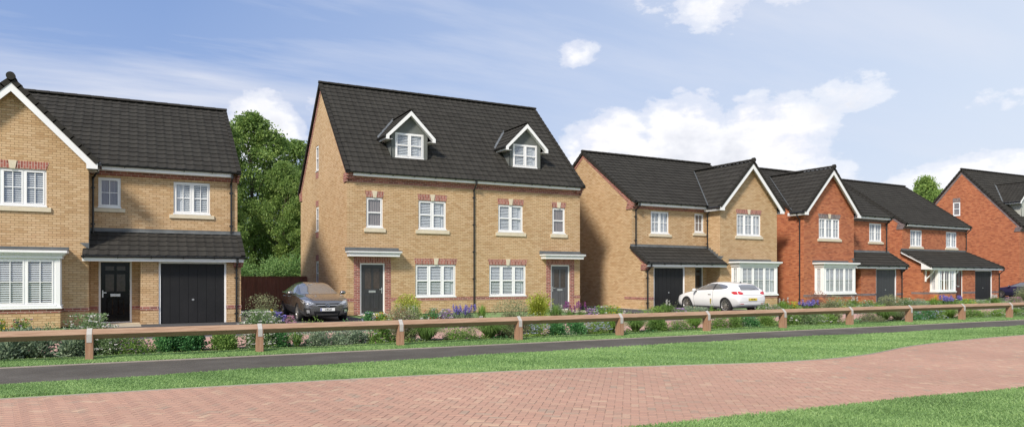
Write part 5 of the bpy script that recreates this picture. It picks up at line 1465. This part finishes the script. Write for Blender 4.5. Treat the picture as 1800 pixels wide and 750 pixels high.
tuft(20.75, 22.2, .25, .40, 'bright', 'yellow flower spike in front of the white car', n=30, bl=.018, fl=('yellow', 60, .026, .68), spikes=1, name='flower_spike', cat='flower', group=GG)
shrub(23.75, 22.3, .75, .40, 'variegated', 'white-flowered low plant right of the white car bumper', leaf=.045, n=800, seed=91, fl=[('white', 60, .028)], group=GG)
shrub(24.45, 22.3, .75, .36, 'variegated', 'pale flowering mat below the bay of the buff gabled house', leaf=.04, n=800, seed=92, fl=[('pink', 40, .022), ('white', 40, .022)], group=GG)
tuft(25.05, 22.4, .75, .48, 'bright', 'grass with white spikes at the joint of the buff and red houses', n=240, bl=.015, fl=('white', 20, .030, .80), spikes=3, group=GG)
shrub(25.75, 22.4, .75, .44, 'bright', 'yellow daisies left of the red gabled house', leaf=.045, n=520, seed=94, fl=[('yellow', 26, .04)], name='daisies', cat='flower', group=GG)
for i, (x_, lb) in enumerate(((26.15, 'violet-blue bellflowers at the red house downpipe'), (26.65, 'violet-blue bellflowers under the wine-leaved shrub'))):
    tuft(x_, 22.2, .62, .40, 'mid', lb, n=70, bl=.018, fl=('blue', 20, .042, .58), spikes=10, name='bellflowers', cat='flower', group=GG)
shrub(27.65, 22.8, 1.05, .86, 'wine', 'wine-leaved shrub under the bay of the red gabled house', leaf=.05, n=1500, seed=97, spiky=.1, group=GG)
shrub(28.7, 22.5, .75, .50, 'bright', 'yellow-flowered plant below the red house bay', leaf=.045, n=520, seed=98, fl=[('yellow', 22, .035), ('white', 16, .035)], group=GG)
tuft(29.5, 22.4, .95, .50, 'mid', 'spiky grass with white bells right of the red house bay', n=240, bl=.015, fl=('white', 20, .032, .84), spikes=3, group=GG)
shrub(30.5, 22.4, .85, .44, 'mid', 'white-flowered mound left of the charcoal garage door', leaf=.045, n=700, seed=100, fl=[('white', 30, .036)], group=GG)
shrub(31.3, 22.4, .8, .34, 'bright', 'low lime green plant below the charcoal garage door', leaf=.045, n=520, seed=101, fl=[('yellow', 14, .025)], group=GG)
shrub(32.5, 22.6, 1.25, .66, 'olive', 'grey-olive bush in front of the charcoal garage door', leaf=.05, asp=.45, n=1500, seed=102, spiky=.2, group=GG)
shrub(33.6, 22.6, 1.2, .50, 'variegated', 'pale flowering bush right of the charcoal garage', leaf=.045, n=1100, seed=103, fl=[('white', 50, .026)], group=GG)
shrub(34.8, 22.6, 1.2, .44, 'grey', 'grey bush before the side wall of the porch house', leaf=.045, n=1000, seed=104, group=GG)
tuft(35.95, 22.6, .75, .46, 'bright', 'yellow-green spiky plant left of the far lavender', n=160, bl=.02, fl=('yellow', 40, .03, .66), spikes=2, group=GG)
for i, (x_, lb) in enumerate(((36.85, 'left clump of violet-blue flowers under the white porch bay'), (37.55, 'right clump of violet-blue flowers under the white porch bay'))):
    tuft(x_, 22.6, .85, .42, 'mid', lb, n=110, bl=.018, fl=('blue', 26, .042, .62), spikes=14, name='bellflowers', cat='flower', group=GG)
shrub(38.8, 22.6, 1.4, .38, 'bright', 'lime yellow mound below the brown front door', leaf=.045, n=800, seed=107, fl=[('yellow', 60, .03)], group=GG)
shrub(40.2, 22.6, 1.2, .32, 'variegated', 'low white-dotted mat before the far black garage', leaf=.045, n=800, seed=108, fl=[('white', 34, .03)], group=GG)
tuft(41.5, 22.7, .95, .46, 'mid', 'white flower spikes at the corner of the porch house', n=160, bl=.018, fl=('white', 36, .032, .66), spikes=5, name='flower_spikes', cat='flower', group=GG)
shrub(43.1, 22.6, 1.5, .44, 'mid', 'pink heather in front of the blue car', leaf=.035, n=800, seed=110, fl=[('pink', 200, .03)], name='heather', cat='flower', group=GG)
shrub(45.6, 23.0, 3.0, 1.02, 'olive', 'large olive bush at the right edge in front of the blue car', leaf=.06, asp=.5, n=4500, seed=111, spiky=.06, group=GG)
for x_, lb in ((8.07, 'single white bud above the rail below the golden yellow shrub'), (10.12, 'single white bud above the rail right of the downpipe'), (15.88, 'single white bud above the rail right of the yellow pansies')):
    tuft(x_, 21.4, .16, .24, 'mid', lb, n=14, bl=.02, fl=('white', 22, .04, .42), spikes=1, name='white_bud', cat='flower', group=GG)
# ------------------------------------------------------------ cars
def paint(name, col, metal=0.0, rough=0.3):
    m, t, b = mat(name, col, rough, metal, 0.5, 1.0)
    tc = t.n.new('ShaderNodeTexCoord'); n = t.noise(tc.outputs['Object'], 1.3, 3, .5)
    t.link(t.ramp(n, [(.3, tuple(c * .95 for c in col)), (.7, tuple(min(1, c * 1.04) for c in col))]), b.inputs['Base Color']); return m
M['car_grey'] = paint('bronze_grey_paint', (.235, .225, .22), .85, .26)
M['car_white'] = paint('white_paint', (.80, .80, .80), 0, .3)
M['car_blue'] = paint('violet_blue_paint', (.045, .045, .115), .45, .3)
M['rubber'] = simple('tyre_rubber', (.018, .018, .019), .8)
M['alloy'] = simple('alloy_wheel', (.50, .49, .47), .35, metal=.85, var=.08)
M['chrome'] = simple('chrome', (.75, .75, .75), .12, metal=1.0, var=.03)
M['black_trim'] = simple('black_trim', (.012, .012, .013), .45)
M['lamp'] = simple('headlamp_lens', (.58, .58, .58), .08, metal=.6, var=.45, nscale=14, coat=1)
M['tail'] = simple('tail_lamp', (.50, .012, .015), .15, var=.15, coat=1)
M['plate_w'] = simple('white_plate', (.78, .78, .76), .4, var=.02)
M['plate_y'] = simple('yellow_plate', (.72, .56, .06), .4, var=.02)
M['plate_b'] = simple('plate_blue', (.03, .06, .30), .4)
M['seat'] = simple('seat_cloth', (.20, .17, .145), .9)

def car_body(st, paint_m, parent, arches, Ln):
    """st: (y, zb, w_sill, w_mid, z_mid, w_belt, z_belt, w_roof, z_edge, z_top); mirrored loft, subdivided, wheel arches cut"""
    bm = bmesh.new(); rings = []
    for (y, zb, ws, wm, zm, wb, zb2, wr, ze, zt) in st:
        half = [(0, zb), (ws * .8, zb), (ws, zb + .06), (wm, zm - .12), (wm, zm), (wb, zb2), (wb * .985, zb2 + .02), (wr, ze), (wr * .55, zt - (zt - ze) * .12), (0, zt)]
        pts = half + [(-x, z) for x, z in half[-2:0:-1]]
        rings.append([bm.verts.new((x, y, z)) for x, z in pts])
    n = len(rings[0])
    for a, b in zip(rings[:-1], rings[1:]):
        for i in range(n): bm.faces.new([a[i], a[(i + 1) % n], b[(i + 1) % n], b[i]])
    bm.faces.new(rings[0][::-1]); bm.faces.new(rings[-1])
    bmesh.ops.recalc_face_normals(bm, faces=bm.faces)
    me = bpy.data.meshes.new('body'); bm.to_mesh(me); bm.free()
    o = link_mesh('body', me, None)
    s = o.modifiers.new('s', 'SUBSURF'); s.levels = 3; s.render_levels = 3
    dg = bpy.context.evaluated_depsgraph_get(); me2 = bpy.data.meshes.new_from_object(o.evaluated_get(dg))
    bpy.data.objects.remove(o)
    b2 = bmesh.new(); b2.from_mesh(me2); tree_ = BVHTree.FromBMesh(b2); b2.free()
    o = link_mesh('body', me2, None); me2.materials.clear(); me2.materials.append(paint_m)
    cut = MB()
    for (y, z, r, w) in arches:
        for sg in (-1, 1): cut.tube((sg * (w - .26), y, z), (sg * (w + .2), y, z), r, 36)
    c = cut.build('cutter', M['black_trim'], None)
    bo = o.modifiers.new('b', 'BOOLEAN'); bo.object = c; bo.operation = 'DIFFERENCE'; bo.solver = 'EXACT'
    try: bo.material_mode = 'TRANSFER'
    except Exception: pass
    dg = bpy.context.evaluated_depsgraph_get(); me3 = bpy.data.meshes.new_from_object(o.evaluated_get(dg))
    bpy.data.objects.remove(o); bpy.data.objects.remove(c)
    me3.shade_smooth() if hasattr(me3, 'shade_smooth') else None
    o = link_mesh('body', me3, parent)
    es = o.modifiers.new('e', 'EDGE_SPLIT'); es.split_angle = R(38)
    return o, tree_

def patch(name, tree_, outline, axis, m, parent, off=.004, sub=3, side=1, thick=.0):
    """panel that hugs the body: outline in the plane seen along axis 'x','y' or 'top', cast onto the body"""
    pts = []
    for i in range(len(outline)):
        a = Vector(outline[i]); b = Vector(outline[(i + 1) % len(outline)]); k = max(1, int((b - a).length / .06))
        for j in range(k): pts.append(a.lerp(b, j / k))
    bm = bmesh.new(); vs = [bm.verts.new((p.x, p.y, 0)) for p in pts]
    bm.faces.new(vs); bmesh.ops.triangulate(bm, faces=bm.faces)
    for _ in range(sub): 
        big = [e for e in bm.edges if e.calc_length() > .10]
        if not big: break
        bmesh.ops.subdivide_edges(bm, edges=big, cuts=1); bmesh.ops.triangulate(bm, faces=bm.faces)
    for v in bm.verts:
        u, w = v.co.x, v.co.y
        if axis == 'x': o = Vector((side * 3, u, w)); d = Vector((-side, 0, 0))
        elif axis == 'front': o = Vector((u, -3, w)); d = Vector((0, 1, 0))
        elif axis == 'rear': o = Vector((u, 9, w)); d = Vector((0, -1, 0))
        hit = tree_.ray_cast(o, d)
        if hit[0] is not None: v.co = hit[0] + hit[1].normalized() * off * (1 if hit[1].dot(d) < 0 else -1)
        else: v.co = Vector((0, 0, -9))
    bad = [v for v in bm.verts if v.co.z < -5]; bmesh.ops.delete(bm, geom=bad, context='VERTS')
    bmesh.ops.recalc_face_normals(bm, faces=bm.faces)
    me = bpy.data.meshes.new(name); bm.to_mesh(me); bm.free(); me.materials.append(m); me.polygons.foreach_set('use_smooth', [True] * len(me.polygons))
    o = link_mesh(name, me, parent); return o
def mirror_x(pts): return [(-a, b) for a, b in pts]

def wheel(parent, x, y, r, side, spokes=10, w=.21):
    """tyre as the part, rim below it"""
    def ring(prof, m, name, par):
        bm = bmesh.new(); k = 32; vs = []
        for i in range(k):
            a = 2 * math.pi * i / k; vs.append([bm.verts.new((px_, pr * math.cos(a), pr * math.sin(a))) for px_, pr in prof])
        for i in range(k):
            A, B = vs[i], vs[(i + 1) % k]
            for j in range(len(prof) - 1): bm.faces.new([A[j], A[j + 1], B[j + 1], B[j]])
        bmesh.ops.recalc_face_normals(bm, faces=bm.faces); me = bpy.data.meshes.new(name); bm.to_mesh(me); bm.free(); me.materials.append(m); me.polygons.foreach_set('use_smooth', [True] * len(me.polygons))
        return link_mesh(name, me, par)
    s = side
    t = ring([(-s * w, r * .68), (-s * w, r * .95), (-s * w * .85, r), (-s * .03, r), (0, r * .95), (s * .004, r * .80), (0, r * .73), (-s * .03, r * .70), (-s * w, r * .68)], M['rubber'], 'wheel', parent)
    t.location = (x, y, r)
    ring([(-s * .012, r * .73), (-s * .004, r * .715), (-s * .012, r * .66), (-s * .09, r * .64), (-s * w * .9, r * .64)], M['alloy'], 'rim', t)
    sp = MB()
    for i in range(spokes):
        a = 2 * math.pi * i / spokes
        for (r0, r1, h0, h1) in ((.05, r * .70, .016, .024),):
            c_, s_ = math.cos(a), math.sin(a)
            def q(xx, rr, hh): return (xx, rr * c_ - hh * s_, rr * s_ + hh * c_)
            sp.hexa([q(-s * .06, r0, -h0), q(-s * .025, r1, -h1), q(-s * .025, r1, h1), q(-s * .06, r0, h0), q(-s * .03, r0, -h0), q(-s * .008, r1, -h1), q(-s * .008, r1, h1), q(-s * .03, r0, h0)])
    sp.tube((-s * .07, 0, 0), (-s * .02, 0, 0), r * .2, 16, r * .16)
    sp.build('spokes', M['alloy'], t)
    bk = MB(); bk.tube((-s * .14, 0, 0), (-s * .13, 0, 0), r * .63, 24); bk.build('brake_disc', M['black_trim'], t)
    return t

def text_mesh(txt, size, m, parent, name, bold=.0015, sx=1.0):
    cu = bpy.data.curves.new(name, 'FONT'); cu.body = txt; cu.size = size; cu.align_x = 'CENTER'; cu.align_y = 'CENTER'; cu.offset = bold; cu.extrude = .0015; cu.space_character = 1.05
    o = bpy.data.objects.new(name, cu); COL.objects.link(o)
    dg = bpy.context.evaluated_depsgraph_get(); me = bpy.data.meshes.new_from_object(o.evaluated_get(dg)); bpy.data.objects.remove(o)
    me.materials.clear(); me.materials.append(m); q = link_mesh(name, me, parent); q.scale = (sx, 1, 1); return q

def mirror_part(parent, x, y, z, side, m):
    bm = bmesh.new(); bmesh.ops.create_uvsphere(bm, u_segments=16, v_segments=10, radius=1)
    for v in bm.verts:
        v.co = Vector((v.co.x * .115, v.co.y * .085 * (1.0 if v.co.y < 0 else .35), v.co.z * .075))
    me = bpy.data.meshes.new('wing_mirror'); bm.to_mesh(me); bm.free(); me.materials.append(m); me.polygons.foreach_set('use_smooth', [True] * len(me.polygons))
    o = link_mesh('wing_mirror', me, parent); o.location = (x + side * .12, y, z + .03)
    a = MB(); a.hexa([(x - side * .06, y - .02, z - .04), (x + side * .09, y - .02, z - .02), (x + side * .09, y + .03, z - .02), (x - side * .06, y + .03, z - .04),
                      (x - side * .06, y - .02, z - .01), (x + side * .09, y - .02, z + .01), (x + side * .09, y + .03, z + .01), (x - side * .06, y + .03, z - .01)]); a.build('mirror_stalk', M['black_trim'], parent)

# car stations, nose at y=0
SALOON = [(0.00, .30, .50, .56, .50, .56, .60, .42, .625, .63), (0.05, .22, .66, .72, .50, .70, .66, .52, .70, .715), (.22, .18, .78, .84, .52, .80, .73, .60, .785, .80), (.50, .16, .80, .885, .56, .85, .80, .64, .865, .88),
          (.95, .16, .80, .895, .60, .86, .88, .66, .935, .955), (1.28, .16, .80, .895, .62, .855, .93, .66, .975, .995), (1.42, .16, .80, .895, .62, .85, .945, .68, 1.035, 1.06), (2.12, .16, .80, .895, .64, .85, .965, .60, 1.345, 1.385),
          (2.60, .16, .80, .895, .65, .85, .975, .585, 1.395, 1.425), (3.10, .16, .80, .895, .66, .85, .985, .575, 1.385, 1.415), (3.55, .17, .80, .89, .67, .845, 1.0, .57, 1.30, 1.335), (4.15, .19, .80, .88, .69, .83, 1.02, .62, 1.10, 1.125),
          (4.50, .22, .76, .85, .70, .80, 1.01, .62, 1.06, 1.08), (4.70, .28, .66, .76, .70, .72, .98, .56, 1.03, 1.045), (4.76, .38, .55, .64, .70, .62, .92, .48, .95, .955)]
HATCH = [(0.00, .32, .52, .58, .48, .56, .56, .42, .585, .59), (.06, .22, .68, .74, .50, .72, .62, .54, .665, .68), (.25, .18, .80, .86, .52, .82, .72, .62, .775, .79), (.60, .16, .82, .90, .56, .86, .80, .66, .87, .885),
         (.98, .16, .82, .905, .60, .87, .88, .67, .935, .955), (1.18, .16, .82, .905, .62, .87, .91, .68, .985, 1.01), (1.95, .16, .82, .905, .64, .87, .96, .62, 1.315, 1.35), (2.45, .16, .82, .905, .66, .87, .985, .605, 1.375, 1.405),
         (3.05, .16, .82, .91, .68, .875, 1.01, .60, 1.365, 1.395), (3.55, .18, .82, .915, .70, .87, 1.03, .60, 1.315, 1.345), (3.82, .20, .82, .91, .72, .86, 1.02, .62, 1.25, 1.275), (4.05, .26, .80, .88, .72, .82, .99, .66, 1.05, 1.07), (4.16, .30, .76, .85, .66, .78, .86, .60, .90, .905), (4.22, .38, .66, .76, .58, .70, .70, .55, .72, .722)]

def interior(parent, zf, y0, y1, hw=.62):
    s = MB()
    for sg in (-.36, .36):
        s.hexa([(sg - .24, y0 + .55, zf + .28), (sg + .24, y0 + .55, zf + .28), (sg + .24, y0 + .72, zf + .28), (sg - .24, y0 + .72, zf + .28), (sg - .2, y0 + .80, zf + .85), (sg + .2, y0 + .80, zf + .85), (sg + .2, y0 + .90, zf + .85), (sg - .2, y0 + .90, zf + .85)])
        s.box(sg - .12, sg + .12, y0 + .82, y0 + .90, zf + .87, zf + 1.04)
    s.build('seats', M['seat'], parent, bevel=.03)

def grey_saloon():
    root = empty('parked_car', (6.22, 26.05, 0)); tag(root, 'dark bronze-grey saloon car parked nose-on beside the tall pair of houses', 'car')
    body, tr = car_body(SALOON, M['car_grey'], root, [(.92, .325, .355, .80), (3.68, .325, .355, .80)], 4.76)
    G = M['car_window']
    patch('windscreen', tr, [(-.66, .985), (.66, .985), (.56, 1.325), (.30, 1.352), (-.30, 1.352), (-.56, 1.325)], 'front', G, root)
    for sd in (1, -1):
        patch('front_side_window', tr, [(1.62, .995), (2.58, 1.005), (2.56, 1.33), (2.22, 1.30)], 'x', G, root, side=sd)
        patch('rear_side_window', tr, [(2.66, 1.005), (3.62, 1.035), (3.86, 1.06), (3.5, 1.235), (3.05, 1.325), (2.66, 1.335)], 'x', G, root, side=sd)
        patch('headlight', tr, [(.46 * sd, .66), (.64 * sd, .60), (.80 * sd, .655), (.845 * sd, .76), (.80 * sd, .80), (.62 * sd, .76)], 'front', M['lamp'], root, off=.006)
        f = patch('fog_lamp_surround', tr, [(.55 * sd, .27), (.70 * sd, .27), (.80 * sd, .42), (.78 * sd, .52), (.60 * sd, .49)], 'front', M['black_trim'], root, off=.004)
        patch('fog_lamp', tr, [(.60 * sd, .33), (.69 * sd, .33), (.72 * sd, .44), (.62 * sd, .44)], 'front', M['lamp'], f, off=.010)
        patch('lower_slot', tr, [(.50 * sd, .215), (.74 * sd, .215), (.76 * sd, .25), (.50 * sd, .25)], 'front', M['black_trim'], root, off=.005)
        mirror_part(root, .86 * sd, 1.62, .99, sd, M['car_grey'])
        h = MB()
        for yy in (2.45, 3.35): h.box(min(sd * .872, sd * .905), max(sd * .872, sd * .905), yy, yy + .18, .875, .90)
        h.build('door_handles', M['chrome'], root, bevel=.006)
        for yy in (1.55, 2.61, 3.50):
            patch('door_gap', tr, [(yy, .30), (yy + .012, .30), (yy + .012, .95), (yy, .95)], 'x', M['black_trim'], root, side=sd, off=.002)
        for y_ in (.92, 3.68): wheel(root, sd * .885, y_, .325, sd)
    g = patch('grille', tr, [(-.44, .675), (-.30, .555), (-.14, .505), (.14, .505), (.30, .555), (.44, .675), (.20, .665), (-.20, .665)], 'front', M['black_trim'], root, off=.006)
    patch('lower_intake', tr, [(-.48, .39), (-.44, .24), (.44, .24), (.48, .39)], 'front', M['black_trim'], root, off=.005)
    b = patch('grille_bar', tr, [(-.36, .60), (.36, .60), (.36, .615), (-.36, .615)], 'front', M['chrome'], g, off=.014)
    em = MB(); k = 24
    for i in range(k):
        a0, a1 = 2 * math.pi * i / k, 2 * math.pi * (i + 1) / k
        em.tube((.075 * math.cos(a0), 0, .06 * math.sin(a0)), (.075 * math.cos(a1), 0, .06 * math.sin(a1)), .008, 6)
    for a, c in (((-.068, .022), (-.03, .030)), ((-.03, .030), (0, -.012)), ((0, -.012), (.03, .030)), ((.03, .030), (.068, .022))): em.tube((a[0], 0, a[1]), (c[0], 0, c[1]), .008, 6)
    e = em.build('emblem', M['chrome'], g); e.location = (0, -.035, .60)
    p = MB(); p.box(-.26, .26, -.055, -.045, .40, .505); pl = p.build('number_plate', M['plate_w'], root, bevel=.004)
    t = text_mesh('C8G3I', .088, M['black_trim'], pl, 'plate_text'); t.location = (.02, -.0575, .452); t.rotation_euler = (R(90), 0, 0)
    s = MB(); s.box(-.255, -.215, -.0575, -.054, .405, .50); s.build('plate_band', M['plate_b'], pl)
    interior(root, .25, 1.5, 3); return root
M['car_window'] = glass_mat('car_window_glass', (.30, .28, .26), .10)
def solid_glass(name, c):
    m, t, b = mat(name, c, .04, 0, 1.0, 1.0); return m
M['car_window'] = solid_glass('tinted_car_window', (.14, .14, .142))

def white_hatch():
    root = empty('parked_car', (24.72, 28.05, 0), R(180.0)); tag(root, 'white three-door hatchback seen from behind in front of the buff gabled house', 'car')
    body, tr = car_body(HATCH, M['car_white'], root, [(.85, .335, .365, .82), (3.42, .335, .365, .82)], 4.22)
    G = M['car_window']
    patch('windscreen', tr, [(-.66, .97), (.66, .97), (.57, 1.28), (-.57, 1.28)], 'front', G, root)
    patch('rear_window', tr, [(-.58, 1.02), (.58, 1.02), (.50, 1.235), (.25, 1.262), (-.25, 1.262), (-.50, 1.235)], 'rear', G, root)
    for sd in (1, -1):
        patch('side_window', tr, [(1.40, .975), (3.15, 1.055), (3.42, 1.085), (3.48, 1.15), (3.35, 1.225), (2.95, 1.285), (2.35, 1.31), (2.02, 1.285)], 'x', G, root, side=sd)
        patch('window_pillar', tr, [(2.60, 1.02), (2.67, 1.02), (2.67, 1.31), (2.60, 1.31)], 'x', M['black_trim'], root, side=sd, off=.006)
        patch('tail_light', tr, [(.50 * sd, .865), (.62 * sd, .825), (.87 * sd, .83), (.90 * sd, .86), (.90 * sd, .955), (.72 * sd, .97), (.55 * sd, .925)], 'rear', M['tail'], root, off=.006)
        patch('tail_light_wrap', tr, [(3.84, .88), (3.95, .835), (4.13, .83), (4.13, .955), (3.90, .965), (3.78, .93)], 'x', M['tail'], root, off=.006, side=sd)
        patch('rear_reflector', tr, [(.52 * sd, .40), (.76 * sd, .40), (.76 * sd, .43), (.52 * sd, .43)], 'rear', M['tail'], root, off=.004)
        patch('headlight', tr, [(.46 * sd, .62), (.82 * sd, .66), (.84 * sd, .75), (.6 * sd, .70)], 'front', M['lamp'], root, off=.006)
        patch('sill_trim', tr, [(1.28, .235), (2.98, .235), (2.98, .27), (1.28, .27)], 'x', M['black_trim'], root, side=sd, off=.004)
        patch('door_gap', tr, [(1.36, .30), (1.371, .30), (1.371, .95), (1.36, .95)], 'x', M['black_trim'], root, side=sd, off=.002)
        patch('door_gap', tr, [(2.62, .30), (2.631, .30), (2.631, 1.0), (2.62, 1.0)], 'x', M['black_trim'], root, side=sd, off=.002)
        mirror_part(root, .88 * sd, 1.52, .97, sd, M['car_white'])
        h = MB(); h.box(min(sd * .885, sd * .918), max(sd * .885, sd * .918), 2.34, 2.53, .80, .828); h.build('door_handle', M['chrome'], root, bevel=.006)
        for y_ in (.85, 3.42): wheel(root, sd * .90, y_, .335, sd, 10)
    patch('bumper_line', tr, [(-.80, .505), (.80, .505), (.80, .514), (-.80, .514)], 'rear', M['black_trim'], root, off=.002)
    patch('tailgate_line', tr, [(-.60, .80), (.60, .80), (.60, .808), (-.60, .808)], 'rear', M['black_trim'], root, off=.002)
    patch('lower_valance', tr, [(-.6, .30), (.6, .30), (.62, .36), (-.62, .36)], 'rear', M['black_trim'], root, off=.003)
    p = MB(); p.box(-.26, .26, 4.225, 4.236, .555, .665); pl = p.build('number_plate', M['plate_y'], root, bevel=.004)
    t = text_mesh('JP60 EML', .080, M['black_trim'], pl, 'plate_text', sx=.92); t.location = (-.015, 4.2375, .61); t.rotation_euler = (R(90), 0, R(180))
    s = MB(); s.box(.225, .255, 4.2361, 4.2375, .56, .66); s.build('plate_band', M['plate_b'], pl)
    e = MB(); k = 20
    for i in range(k):
        a0, a1 = 2 * math.pi * i / k, 2 * math.pi * (i + 1) / k; e.tube((.05 * math.cos(a0), 0, .05 * math.sin(a0)), (.05 * math.cos(a1), 0, .05 * math.sin(a1)), .006, 5)
    e.tube((-.03, 0, .03), (0, 0, -.035), .005, 5); e.tube((.03, 0, .03), (0, 0, -.035), .005, 5)
    em = e.build('emblem', M['chrome'], root); em.location = (0, 4.135, .885)
    a = MB(); a.hexa([(-.02, 3.38, 1.35), (.02, 3.38, 1.35), (.02, 3.52, 1.33), (-.02, 3.52, 1.33), (-.006, 3.48, 1.40), (.006, 3.48, 1.40), (.006, 3.52, 1.40), (-.006, 3.52, 1.40)]); a.build('aerial_fin', M['black_trim'], root, bevel=.004)
    w = MB(); w.tube((.04, 4.07, 1.035), (-.30, 4.05, 1.06), .010, 6); w.build('rear_wiper', M['black_trim'], root)
    return root

def blue_car():
    root = empty('parked_car', (61.4, 33.6, 0), R(180.0)); root.scale = (1, 1, .90); tag(root, 'dark violet-blue car half hidden at the right edge before the red gable', 'car')
    body, tr = car_body(SALOON, M['car_blue'], root, [(.92, .325, .355, .80), (3.68, .325, .355, .80)], 4.76)
    G = M['car_window']
    patch('windscreen', tr, [(-.66, .985), (.66, .985), (.56, 1.325), (-.56, 1.325)], 'front', G, root)
    patch('rear_window', tr, [(-.55, 1.12), (.55, 1.12), (.48, 1.30), (-.48, 1.30)], 'rear', G, root)
    for sd in (1, -1):
        patch('front_side_window', tr, [(1.62, .995), (2.58, 1.005), (2.56, 1.33), (2.22, 1.30)], 'x', G, root, side=sd)
        patch('rear_side_window', tr, [(2.68, 1.005), (3.62, 1.035), (3.86, 1.06), (3.5, 1.235), (3.05, 1.325), (2.68, 1.335)], 'x', G, root, side=sd)
        patch('tail_light', tr, [(.5 * sd, .80), (.72 * sd, .80), (.72 * sd, .92), (.5 * sd, .92)], 'rear', M['tail'], root, off=.006)
        patch('door_gap', tr, [(2.61, .30), (2.622, .30), (2.622, .95), (2.61, .95)], 'x', M['black_trim'], root, side=sd, off=.002)
        patch('side_moulding', tr, [(1.3, .42), (3.2, .42), (3.2, .46), (1.3, .46)], 'x', M['black_trim'], root, side=sd, off=.004)
        mirror_part(root, .86 * sd, 1.62, .99, sd, M['car_blue'])
        for y_ in (.92, 3.68): wheel(root, sd * .885, y_, .325, sd)
    return root
grey_saloon(); white_hatch(); blue_car()
